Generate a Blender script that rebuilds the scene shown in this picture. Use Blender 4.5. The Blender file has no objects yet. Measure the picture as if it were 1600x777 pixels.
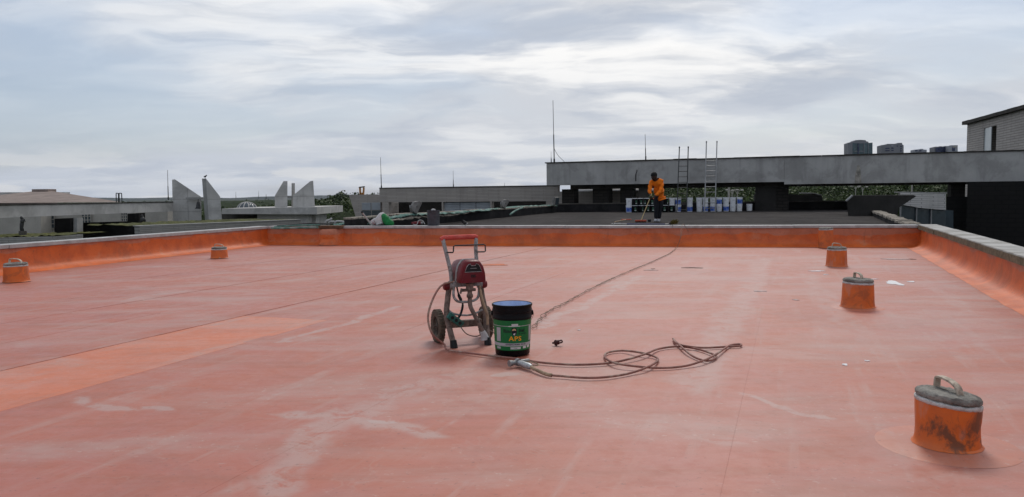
import bpy, bmesh, math, random
import numpy as np
from mathutils import Vector, Matrix

random.seed(11)
rng = np.random.default_rng(11)
scene = bpy.context.scene
COL = scene.collection
RAD = math.radians

# ------------------------------------------------------------------ camera
cam_data = bpy.data.cameras.new('camera')
cam = bpy.data.objects.new('camera', cam_data)
COL.objects.link(cam)
cam_data.sensor_fit = 'HORIZONTAL'
cam_data.sensor_width = 36.0
cam_data.lens = 36.0 * 1190.0 / 1600.0
cam_data.clip_start = 0.05
cam_data.clip_end = 60000
cam.matrix_world = (Matrix.Translation((0, 0, 1.25)) @ Matrix.Rotation(RAD(90 - 4.03), 4, 'X')
                    @ Matrix.Rotation(RAD(-0.6), 4, 'Z'))
scene.camera = cam

# ------------------------------------------------------------------ light
SUN_EL, SUN_AZ = RAD(46), RAD(14)          # azimuth clockwise from +Y (straight ahead of the camera)
sun_dir = Vector((math.sin(SUN_AZ) * math.cos(SUN_EL), math.cos(SUN_AZ) * math.cos(SUN_EL), math.sin(SUN_EL)))
sun_data = bpy.data.lights.new('sun', 'SUN')
sun_data.energy = 1.5
sun_data.angle = RAD(16)
sun_data.color = (1.0, 0.95, 0.88)
sun = bpy.data.objects.new('sun', sun_data)
COL.objects.link(sun)
sun.rotation_euler = sun_dir.to_track_quat('Z', 'Y').to_euler()
sun.location = (20, 60, 60)

world = bpy.data.worlds.new('World')
scene.world = world
world.use_nodes = True
WT = world.node_tree
for n in list(WT.nodes):
    WT.nodes.remove(n)


class NT:
    """small helper for building node trees"""
    def __init__(self, tree):
        self.t = tree

    def n(self, kind, **kw):
        nd = self.t.nodes.new(kind)
        for k, v in kw.items():
            setattr(nd, k, v)
        return nd

    def put(self, sock, v):
        if isinstance(v, bpy.types.NodeSocket):
            self.t.links.new(v, sock)
        elif v is not None:
            if isinstance(v, (tuple, list)) and len(v) == 3 and sock.type == 'RGBA':
                v = (*v, 1)
            sock.default_value = v

    def math(self, op, a, b=None, c=None, clamp=False):
        nd = self.n('ShaderNodeMath', operation=op, use_clamp=clamp)
        for i, v in enumerate((a, b, c)):
            if v is not None:
                self.put(nd.inputs[i], v)
        return nd.outputs[0]

    def vmath(self, op, a, b=None, out=0):
        nd = self.n('ShaderNodeVectorMath', operation=op)
        self.put(nd.inputs[0], a)
        if b is not None:
            self.put(nd.inputs[1], b)
        return nd.outputs[out]

    def noise(self, vec, scale, detail=5, rough=0.55, dist=0.0):
        nd = self.n('ShaderNodeTexNoise')
        if vec is not None:
            self.put(nd.inputs['Vector'], vec)
        nd.inputs['Scale'].default_value = scale
        nd.inputs['Detail'].default_value = detail
        nd.inputs['Roughness'].default_value = rough
        nd.inputs['Distortion'].default_value = dist
        return nd.outputs['Fac']

    def mapping(self, vec, scale=(1, 1, 1), rot=(0, 0, 0), loc=(0, 0, 0)):
        nd = self.n('ShaderNodeMapping')
        self.put(nd.inputs['Vector'], vec)
        nd.inputs['Scale'].default_value = scale
        nd.inputs['Rotation'].default_value = rot
        nd.inputs['Location'].default_value = loc
        return nd.outputs[0]

    def ramp(self, fac, lo, hi, a=0.0, b=1.0):
        nd = self.n('ShaderNodeMapRange', interpolation_type='SMOOTHSTEP')
        self.put(nd.inputs['Value'], fac)
        nd.inputs['From Min'].default_value = lo
        nd.inputs['From Max'].default_value = hi
        nd.inputs['To Min'].default_value = a
        nd.inputs['To Max'].default_value = b
        return nd.outputs[0]

    def mix(self, fac, a, b, blend='MIX'):
        nd = self.n('ShaderNodeMix', data_type='RGBA', blend_type=blend)
        self.put(nd.inputs['Factor'], fac)
        self.put(nd.inputs[6], a)
        self.put(nd.inputs[7], b)
        return nd.outputs[2]


w = NT(WT)
tc = w.n('ShaderNodeTexCoord')
D = w.vmath('NORMALIZE', tc.outputs['Generated'])
sep = w.n('ShaderNodeSeparateXYZ')
w.put(sep.inputs[0], D)
dz = w.math('MAXIMUM', sep.outputs['Z'], 0.0)
den = w.math('ADD', dz, 0.16)
comb = w.n('ShaderNodeCombineXYZ')
w.put(comb.inputs[0], w.math('DIVIDE', sep.outputs['X'], den))
w.put(comb.inputs[1], w.math('DIVIDE', sep.outputs['Y'], den))
UV = comb.outputs[0]
sky = w.n('ShaderNodeTexSky', sky_type='NISHITA')
sky.sun_disc = False
sky.sun_elevation = SUN_EL
sky.sun_rotation = SUN_AZ
sky.air_density = 1.0
sky.dust_density = 2.0
sky.ozone_density = 1.4
# thin cirrus veil, streaky banks and small broken cumulus, all over the whole dome
sunv = w.n('ShaderNodeCombineXYZ')
for i in range(3):
    sunv.inputs[i].default_value = sun_dir[i]
cosang = w.vmath('DOT_PRODUCT', D, sunv.outputs[0], out=1)
glow = w.ramp(cosang, 0.45, 1.0)                       # forward scattering in the cloud layer
warp = w.n('ShaderNodeTexNoise')
w.put(warp.inputs['Vector'], UV)
warp.inputs['Scale'].default_value = 0.9
warp.inputs['Detail'].default_value = 4
UVW = w.vmath('ADD', UV, w.vmath('MULTIPLY', w.vmath('SUBTRACT', warp.outputs['Color'], (0.5, 0.5, 0.5)), (1.1, 0.7, 0)))
n_big = w.noise(w.mapping(UVW, scale=(0.7, 1.0, 1), rot=(0, 0, RAD(-12)), loc=(4.1, 1.5, 0)), 0.7, 4, 0.5)
n_mid = w.noise(w.mapping(UVW, scale=(0.6, 1.0, 1), rot=(0, 0, RAD(-24)), loc=(0.4, 5.2, 0)), 1.1, 8, 0.54)
n_fine = w.noise(w.mapping(UVW, scale=(0.7, 1.5, 1), rot=(0, 0, RAD(-18)), loc=(7.7, 2.2, 0)), 4.2, 9, 0.62)
n_dark = w.noise(w.mapping(UVW, scale=(0.55, 1.0, 1), rot=(0, 0, RAD(-10)), loc=(1.3, 9.4, 0)), 1.35, 9, 0.58)
high = w.ramp(dz, 0.02, 0.20)
veil = w.ramp(n_big, 0.36, 0.56, 0.25, 1.0)
thick = w.math('ADD', w.math('MULTIPLY', n_mid, 0.76), w.math('MULTIPLY', n_fine, 0.24))
white = w.math('MULTIPLY', w.ramp(thick, 0.44, 0.57), w.math('ADD', w.math('MULTIPLY', high, 0.65), 0.35))
c_grey = w.mix(glow, (5.5, 5.95, 6.75), (6.9, 7.05, 7.35))
c_white = w.mix(glow, (8.0, 8.15, 8.4), (10.8, 10.6, 10.3))
cloud = w.mix(white, c_grey, c_white)
dark = w.math('MULTIPLY', w.ramp(n_dark, 0.47, 0.61, 0.0, 0.85), w.math('ADD', w.math('MULTIPLY', high, 0.5), 0.5))
cloud = w.mix(dark, cloud, w.mix(glow, (3.9, 4.5, 5.6), (4.8, 5.3, 6.2)))
clear = w.mix(0.5, sky.outputs[0], (4.2, 5.3, 7.0))
col = w.mix(w.math('MULTIPLY', veil, 0.97), clear, cloud)
bank = w.math('MULTIPLY', w.ramp(w.noise(w.mapping(D, scale=(4.5, 4.5, 26), loc=(2.1, 0.6, 0.0)), 1.6, 7, 0.6), 0.5, 0.60), w.ramp(dz, 0.075, 0.02))
col = w.mix(w.math('MULTIPLY', bank, 0.5), col, (8.2, 8.1, 7.9))
bg = w.n('ShaderNodeBackground')
w.put(bg.inputs['Color'], col)
bg.inputs['Strength'].default_value = 0.1
out = w.n('ShaderNodeOutputWorld')
w.put(out.inputs['Surface'], bg.outputs[0])

vs = scene.view_settings
vs.view_transform = 'Standard'
vs.look = 'None'
vs.exposure = 0.0
vs.gamma = 1.0
vs.use_curve_mapping = False
scene.cycles.max_bounces = 6
scene.cycles.volume_bounces = 0

# ------------------------------------------------------------------ materials


def new_mat(name):
    m = bpy.data.materials.new(name)
    m.use_nodes = True
    t = m.node_tree
    b = t.nodes['Principled BSDF']
    return m, NT(t), b


def mat(name, base, rough=0.7, var=0.22, scale=3.0, bump=0.15, streak=0.0, spec=0.25, metal=0.0, speck=0.0,
        dirt=None, dirt_amt=0.0, dirt_scale=2.0, bdist=0.02):
    m, k, b = new_mat(name)
    co = k.n('ShaderNodeTexCoord').outputs['Object']
    n1 = k.noise(co, scale, 5, 0.6)
    lo = tuple(c * (1 - var) for c in base)
    hi = tuple(min(1, c * (1 + var)) for c in base)
    c = k.mix(k.ramp(n1, 0.3, 0.7), lo, hi)
    n2 = k.noise(co, scale * 9, 4, 0.6)
    c = k.mix(k.math('MULTIPLY', k.ramp(n2, 0.35, 0.7), var * 0.5), c, tuple(x * 0.6 for x in base))
    if streak:
        s = k.noise(k.mapping(co, scale=(1, 1, 0.08)), scale * 3.5, 5, 0.65)
        c = k.mix(k.math('MULTIPLY', k.ramp(s, 0.5, 0.75), streak), c, tuple(x * 0.35 for x in base))
    if dirt:
        d = k.noise(co, dirt_scale, 7, 0.68, 0.4)
        c = k.mix(k.math('MULTIPLY', k.ramp(d, 0.48, 0.62), dirt_amt), c, dirt)
    if speck:
        s = k.noise(co, scale * 40, 2, 0.5)
        c = k.mix(k.math('MULTIPLY', k.ramp(s, 0.62, 0.7), speck), c, tuple(x * 0.3 for x in base))
    k.put(b.inputs['Base Color'], c)
    k.put(b.inputs['Roughness'], k.ramp(n2, 0.2, 0.8, max(0.05, rough - 0.1), min(1, rough + 0.1)))
    b.inputs['Specular IOR Level'].default_value = spec
    b.inputs['Metallic'].default_value = metal
    if bump:
        bn = k.n('ShaderNodeBump')
        bn.inputs['Strength'].default_value = bump
        bn.inputs['Distance'].default_value = bdist
        k.put(bn.inputs['Height'], k.math('ADD', n2, n1))
        k.put(b.inputs['Normal'], bn.outputs[0])
    return m


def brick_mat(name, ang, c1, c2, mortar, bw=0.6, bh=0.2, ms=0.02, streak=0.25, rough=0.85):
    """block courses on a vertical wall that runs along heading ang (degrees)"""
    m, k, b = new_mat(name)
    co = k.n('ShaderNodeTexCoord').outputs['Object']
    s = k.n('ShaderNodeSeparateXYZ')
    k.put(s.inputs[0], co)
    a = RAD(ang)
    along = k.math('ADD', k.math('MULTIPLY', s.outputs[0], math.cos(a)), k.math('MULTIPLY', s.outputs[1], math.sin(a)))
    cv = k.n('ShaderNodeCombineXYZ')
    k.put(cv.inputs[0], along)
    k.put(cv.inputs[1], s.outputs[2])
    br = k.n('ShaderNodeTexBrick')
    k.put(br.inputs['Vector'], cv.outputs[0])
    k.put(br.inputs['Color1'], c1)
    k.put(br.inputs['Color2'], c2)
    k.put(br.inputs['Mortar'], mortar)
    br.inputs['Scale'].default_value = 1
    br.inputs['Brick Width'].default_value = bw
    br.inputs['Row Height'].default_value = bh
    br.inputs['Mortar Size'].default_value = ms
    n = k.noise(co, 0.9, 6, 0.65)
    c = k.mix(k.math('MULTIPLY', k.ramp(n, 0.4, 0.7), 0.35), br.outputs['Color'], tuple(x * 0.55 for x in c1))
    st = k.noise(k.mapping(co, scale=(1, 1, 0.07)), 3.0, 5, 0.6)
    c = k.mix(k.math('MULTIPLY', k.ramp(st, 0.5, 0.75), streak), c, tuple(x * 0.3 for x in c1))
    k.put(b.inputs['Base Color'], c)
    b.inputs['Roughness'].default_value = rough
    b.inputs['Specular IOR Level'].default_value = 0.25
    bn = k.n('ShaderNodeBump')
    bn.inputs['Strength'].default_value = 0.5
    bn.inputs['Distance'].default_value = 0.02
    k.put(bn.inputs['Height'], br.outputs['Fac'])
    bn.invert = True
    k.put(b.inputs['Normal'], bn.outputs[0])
    return m


PINK, SALMON, SCUFF = (0.42, 0.136, 0.098), (0.425, 0.122, 0.068), (0.43, 0.29, 0.255)


def roof_mat(name, base_a, base_b, scuff_amt=1.0):
    """weathered, coated roofing membrane: faded pink and salmon, grey traffic film, scrapes along the seams"""
    m, k, b = new_mat(name)
    geo = k.n('ShaderNodeNewGeometry')
    co = geo.outputs['Position']
    rnd = k.n('ShaderNodeObjectInfo').outputs['Random']
    n1 = k.noise(co, 0.55, 6, 0.62, 0.4)
    n1b = k.noise(co, 2.3, 6, 0.66, 0.5)
    c = k.mix(k.ramp(k.math('ADD', k.math('MULTIPLY', n1, 0.6), k.math('MULTIPLY', n1b, 0.4)), 0.38, 0.60), base_a, base_b)
    c = k.mix(k.math('MULTIPLY', rnd, 0.22), c, tuple(x * 0.86 for x in base_a))
    wx = k.noise(co, 1.05, 8, 0.68, 0.7)
    c = k.mix(k.math('MULTIPLY', k.ramp(wx, 0.52, 0.66), 0.38), c, tuple(x * y for x, y in zip(base_a, (0.72, 0.70, 0.68))))
    c = k.mix(k.math('MULTIPLY', k.ramp(wx, 0.46, 0.34), 0.30), c, tuple(min(1, x * y) for x, y in zip(base_a, (1.12, 1.22, 1.28))))
    # brush marks of the coating lie across the picture, along the far wall
    br = k.noise(k.mapping(co, rot=(0, 0, RAD(14)), scale=(0.5, 3.4, 1)), 1.6, 7, 0.66, 0.2)
    c = k.mix(k.math('MULTIPLY', k.ramp(br, 0.46, 0.64), 0.45), c, tuple(x * y for x, y in zip(base_b, (0.78, 0.80, 0.74))))
    # grey film
    g = k.noise(k.mapping(co, rot=(0, 0, RAD(-70)), scale=(0.7, 1.9, 1)), 0.75, 7, 0.64, 0.5)
    film = k.ramp(g, 0.44, 0.68)
    g2 = k.noise(co, 7.0, 6, 0.7)
    film = k.math('MULTIPLY', film, k.ramp(g2, 0.30, 0.62, 0.35, 1.0))
    film = k.math('MULTIPLY', film, 0.6 * scuff_amt)
    # scuffed tracks with a course of their own: ((x0, y0), (x1, y1), half width, amount)
    px = k.n('ShaderNodeSeparateXYZ')
    wob = k.n('ShaderNodeTexNoise')
    k.put(wob.inputs['Vector'], co)
    wob.inputs['Scale'].default_value = 1.7
    wob.inputs['Detail'].default_value = 5
    cow = k.vmath('ADD', co, k.vmath('MULTIPLY', k.vmath('SUBTRACT', wob.outputs['Color'], (0.5, 0.5, 0.5)), (0.5, 0.5, 0)))
    k.put(px.inputs[0], cow)
    tot = film
    brk = k.ramp(k.noise(co, 5.5, 8, 0.72, 0.6), 0.37, 0.52)
    for (x0, y0), (x1, y1), hw, amt in TRACKS:
        dx, dy = x1 - x0, y1 - y0
        L = math.hypot(dx, dy)
        ux, uy = dx / L, dy / L
        rx = k.math('SUBTRACT', px.outputs[0], x0)
        ry = k.math('SUBTRACT', px.outputs[1], y0)
        t = k.math('ADD', k.math('MULTIPLY', rx, ux), k.math('MULTIPLY', ry, uy))
        d = k.math('ABSOLUTE', k.math('SUBTRACT', k.math('MULTIPLY', ry, ux), k.math('MULTIPLY', rx, uy)))
        over = k.math('MAXIMUM', k.math('MAXIMUM', k.math('MULTIPLY', t, -1), k.math('SUBTRACT', t, L)), 0)
        dd = k.math('ADD', d, k.math('MULTIPLY', over, 0.6))
        f = k.math('MULTIPLY', k.math('MULTIPLY', k.ramp(dd, hw * 1.25, hw * 0.35), brk), min(1.0, amt * 1.25))
        tot = k.math('MAXIMUM', tot, f)
    c = k.mix(k.math('MULTIPLY', tot, 1.0, clamp=True), c, SCUFF)
    # pale lengthwise roller streaks along the sheets
    al = k.mapping(k.mapping(co, rot=(0, 0, RAD(20))), scale=(3.2, 0.22, 1))
    ls = k.math('MULTIPLY', k.ramp(k.noise(al, 1.5, 6, 0.62, 0.15), 0.50, 0.66), k.ramp(g2, 0.36, 0.60, 0.25, 1.0))
    c = k.mix(k.math('MULTIPLY', k.math('MULTIPLY', ls, k.ramp(n1b, 0.36, 0.58)), 0.50), c, SCUFF)
    # fine pale grit
    lg = k.noise(co, 22, 4, 0.7)
    c = k.mix(k.math('MULTIPLY', k.math('MULTIPLY', k.ramp(lg, 0.60, 0.68), k.ramp(g, 0.42, 0.6)), 0.45), c, (0.50, 0.37, 0.32))
    # tide marks of dried puddles, crisp at the edge
    pn = k.noise(co, 0.85, 5, 0.55, 0.3)
    ring = k.math('ABSOLUTE', k.math('SUBTRACT', pn, 0.54))
    c = k.mix(k.math('MULTIPLY', k.math('MULTIPLY', k.ramp(ring, 0.007, 0.001), k.ramp(g2, 0.42, 0.6)), 0.18), c, SCUFF)
    c = k.mix(k.math('MULTIPLY', k.ramp(pn, 0.537, 0.545), 0.10), c, (0.30, 0.13, 0.10))
    # short crisp scratches and flakes
    fl = k.noise(k.mapping(co, rot=(0, 0, RAD(16)), scale=(0.8, 3.0, 1)), 8.5, 5, 0.75)
    c = k.mix(k.math('MULTIPLY', k.ramp(fl, 0.655, 0.68), 0.45), c, SCUFF)
    c = k.mix(k.math('MULTIPLY', k.ramp(fl, 0.335, 0.315), 0.45), c, (0.21, 0.085, 0.05))
    # dark specks and grit
    sp = k.noise(co, 34, 3, 0.6)
    c = k.mix(k.math('MULTIPLY', k.ramp(sp, 0.63, 0.72), 0.35), c, (0.10, 0.05, 0.035))
    gr = k.noise(k.mapping(co, rot=(0, 0, RAD(12)), scale=(0.6, 2.2, 1)), 11, 4, 0.7)
    c = k.mix(k.math('MULTIPLY', k.ramp(gr, 0.58, 0.74), 0.22), c, (0.24, 0.12, 0.08))
    k.put(b.inputs['Base Color'], c)
    ro = k.ramp(g2, 0.25, 0.75, 0.36, 0.58)
    k.put(b.inputs['Roughness'], k.math('ADD', ro, k.math('MULTIPLY', n1, 0.08)))
    b.inputs['Specular IOR Level'].default_value = 0.45
    bn = k.n('ShaderNodeBump')
    bn.inputs['Strength'].default_value = 0.35
    bn.inputs['Distance'].default_value = 0.012
    k.put(bn.inputs['Height'], k.math('ADD', k.math('MULTIPLY', n1, 1.5), k.math('ADD', k.math('MULTIPLY', br, 0.6), k.math('MULTIPLY', g2, 0.25))))
    k.put(b.inputs['Normal'], bn.outputs[0])
    return m


TRACKS = [
    ((-1.054, 3.188, 0)[:2], (-1.038, 4.216, 0)[:2], 0.13, 0.49),
    ((-1.054, 4.062, 0)[:2], (-0.491, 5.136, 0)[:2], 0.12, 0.45),
    ((-1.286, 4.262, 0)[:2], (-0.414, 3.93, 0)[:2], 0.10, 0.58),
    ((-2.644, 4.637, 0)[:2], (-2.07, 4.38, 0)[:2], 0.07, 0.54),
    ((-1.982, 6.452, 0)[:2], (-1.307, 8.531, 0)[:2], 0.06, 0.54),
    ((0.221, 7.108, 0)[:2], (1.932, 11.462, 0)[:2], 0.09, 0.58),
    ((1.188, 4.923, 0)[:2], (4.735, 14.221, 0)[:2], 0.20, 0.38),
    ((0.548, 4.076, 0)[:2], (1.053, 3.757, 0)[:2], 0.10, 0.36),
    ((1.443, 4.595, 0)[:2], (1.742, 4.177, 0)[:2], 0.04, 0.54),
    ((2.772, 5.631, 0)[:2], (4.424, 11.397, 0)[:2], 0.13, 0.32),
    ((-0.86, 4.137, 0)[:2], (-0.714, 4.108, 0)[:2], 0.07, 0.81),
    ((-4.734, 9.311, 0)[:2], (-4.503, 10.229, 0)[:2], 0.12, 0.45),
    ((-0.165, 5.214, 0)[:2], (-0.032, 5.265, 0)[:2], 0.10, 0.72),
]


def band_mat(name, height, low=(0.67, 0.137, 0.020), high=(0.50, 0.185, 0.105)):
    """flashing on an upstand: fresh orange below, chalky faded pink above an uneven edge"""
    m, k, b = new_mat(name)
    co = k.n('ShaderNodeNewGeometry').outputs['Position']
    s = k.n('ShaderNodeSeparateXYZ')
    k.put(s.inputs[0], co)
    wv = k.noise(k.mapping(co, scale=(1, 1, 0.3)), 1.1, 5, 0.55)
    wv2 = k.noise(co, 9, 4, 0.6)
    e = k.math('ADD', s.outputs[2], k.math('ADD', k.math('MULTIPLY', k.math('SUBTRACT', wv, 0.5), 0.30), k.math('MULTIPLY', k.math('SUBTRACT', wv2, 0.5), 0.05)))
    f = k.ramp(e, height - 0.012, height + 0.016)
    n = k.noise(co, 2.4, 6, 0.65)
    lo = k.mix(k.ramp(n, 0.35, 0.7), low, tuple(x * y for x, y in zip(low, (0.74, 0.66, 0.7))))
    hi = k.mix(k.ramp(n, 0.35, 0.7), high, tuple(x * 0.8 for x in high))
    c = k.mix(k.math('MULTIPLY', f, 0.9), lo, hi)
    pb = k.noise(co, 1.3, 7, 0.68, 0.6)
    c = k.mix(k.math('MULTIPLY', k.ramp(pb, 0.5, 0.64), 0.5), c, (0.36, 0.085, 0.022))
    c = k.mix(k.math('MULTIPLY', k.ramp(pb, 0.42, 0.33), 0.4), c, (0.56, 0.25, 0.13))
    st = k.noise(k.mapping(co, scale=(1, 1, 0.12)), 5.0, 6, 0.7)
    c = k.mix(k.math('MULTIPLY', k.ramp(st, 0.58, 0.78), 0.5), c, (0.12, 0.045, 0.02))
    sp = k.noise(co, 26, 3, 0.6)
    c = k.mix(k.math('MULTIPLY', k.ramp(sp, 0.64, 0.72), 0.5), c, (0.08, 0.03, 0.015))
    k.put(b.inputs['Base Color'], c)
    b.inputs['Roughness'].default_value = 0.55
    bn = k.n('ShaderNodeBump')
    bn.inputs['Strength'].default_value = 0.6
    bn.inputs['Distance'].default_value = 0.02
    k.put(bn.inputs['Height'], k.math('ADD', n, k.math('MULTIPLY', wv2, 0.3)))
    k.put(b.inputs['Normal'], bn.outputs[0])
    return m


MT = {}
MT['roof'] = roof_mat('faded_membrane', PINK, SALMON)
MT['roof_fresh'] = roof_mat('fresh_membrane', (0.56, 0.165, 0.085), (0.58, 0.155, 0.062), 0.9)
MT['flash'] = band_mat('upstand_flashing', 0.27)
MT['flash_r'] = band_mat('upstand_flashing_right', 0.36)
MT['flash_l'] = band_mat('upstand_flashing_left', 0.385)
MT['coping'] = mat('coping_metal', (0.42, 0.41, 0.40), 0.5, 0.2, 2.0, 0.1, 0.2, dirt=(0.15, 0.14, 0.12), dirt_amt=0.5)
MT['coping_stone'] = mat('coping_concrete', (0.40, 0.39, 0.37), 0.9, 0.22, 2.2, 0.3, 0, dirt=(0.17, 0.15, 0.12), dirt_amt=0.5)
MT['moss_stone'] = mat('mossy_concrete', (0.16, 0.13, 0.085), 0.95, 0.4, 5.0, 0.6, 0.3, dirt=(0.05, 0.05, 0.025), dirt_amt=0.7, dirt_scale=5)
MT['concrete'] = mat('weathered_concrete', (0.33, 0.325, 0.31), 0.9, 0.16, 0.9, 0.15, 0.3, dirt=(0.14, 0.135, 0.12), dirt_amt=0.35, dirt_scale=0.8)
MT['grey_paint'] = mat('grey_painted_plaster', (0.385, 0.375, 0.36), 0.85, 0.12, 0.7, 0.12, 0.4, dirt=(0.17, 0.165, 0.155), dirt_amt=0.4, dirt_scale=0.8)
MT['dark_concrete'] = mat('dark_grey_concrete', (0.075, 0.068, 0.06), 0.95, 0.3, 1.2, 0.2, 0.3)  # dark concrete tone for undersides, the recess, kerb coping and floors
MT['dark_edge'] = mat('mildewed_edge', (0.05, 0.045, 0.04), 0.95, 0.4, 2.5, 0.4)
MT['bitumen'] = mat('bitumen_sheet', (0.030, 0.026, 0.025), 0.9, 0.25, 0.5, 0.25, 0, spec=0.08, dirt=(0.06, 0.053, 0.048), dirt_amt=0.5, dirt_scale=0.7)
MT['bitumen_wall'] = mat('bitumen_upstand', (0.014, 0.0135, 0.0145), 0.85, 0.35, 1.5, 0.3, 0.2, spec=0.15, dirt=(0.04, 0.038, 0.036), dirt_amt=0.35)
MT['rubble'] = mat('rough_mortar', (0.34, 0.30, 0.25), 0.95, 0.45, 6, 0.8, 0, dirt=(0.06, 0.055, 0.045), dirt_amt=0.75, dirt_scale=6)
MT['black'] = mat('black_plastic', (0.012, 0.012, 0.013), 0.45, 0.3, 8, 0.05)
MT['dark_hole'] = mat('near_black_matt', (0.03, 0.028, 0.026), 0.95, 0.3, 1, 0.1)  # near black: shade painted into openings, plain dark colour elsewhere
MT['steel'] = mat('galvanised_steel', (0.42, 0.43, 0.44), 0.45, 0.25, 14, 0.1, 0, metal=0.6, dirt=(0.2, 0.18, 0.16), dirt_amt=0.5, dirt_scale=16)
MT['dark_steel'] = mat('dark_steel', (0.05, 0.05, 0.05), 0.6, 0.3, 5, 0.1, 0, metal=0.3)
MT['alu'] = mat('dull_aluminium', (0.26, 0.26, 0.26), 0.5, 0.15, 5, 0.1, 0, metal=0.5)
MT['glass'] = mat('dark_glass', (0.05, 0.065, 0.075), 0.12, 0.2, 1, 0.0, spec=0.7)
MT['moss'] = mat('moss_and_grass', (0.085, 0.085, 0.025), 1.0, 0.5, 3, 0.8, 0, dirt=(0.04, 0.05, 0.015), dirt_amt=0.8, dirt_scale=4)
MT['skin'] = mat('skin', (0.05, 0.026, 0.018), 0.55, 0.15, 20, 0.05)
MT['hair'] = mat('black_hair', (0.008, 0.007, 0.007), 0.7, 0.3, 60, 0.4)
MT['shirt'] = mat('orange_shirt_cloth', (0.80, 0.185, 0.010), 0.85, 0.12, 9, 0.3)
MT['trousers'] = mat('dark_trouser_cloth', (0.014, 0.015, 0.020), 0.9, 0.25, 9, 0.3)
MT['shoe'] = mat('pale_shoe', (0.40, 0.40, 0.42), 0.7, 0.2, 20, 0.1)

# ------------------------------------------------------------------ helpers


def wloc(o):
    v = Vector((0, 0, 0))
    while o is not None:
        v += o.location
        o = o.parent
    return v


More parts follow.
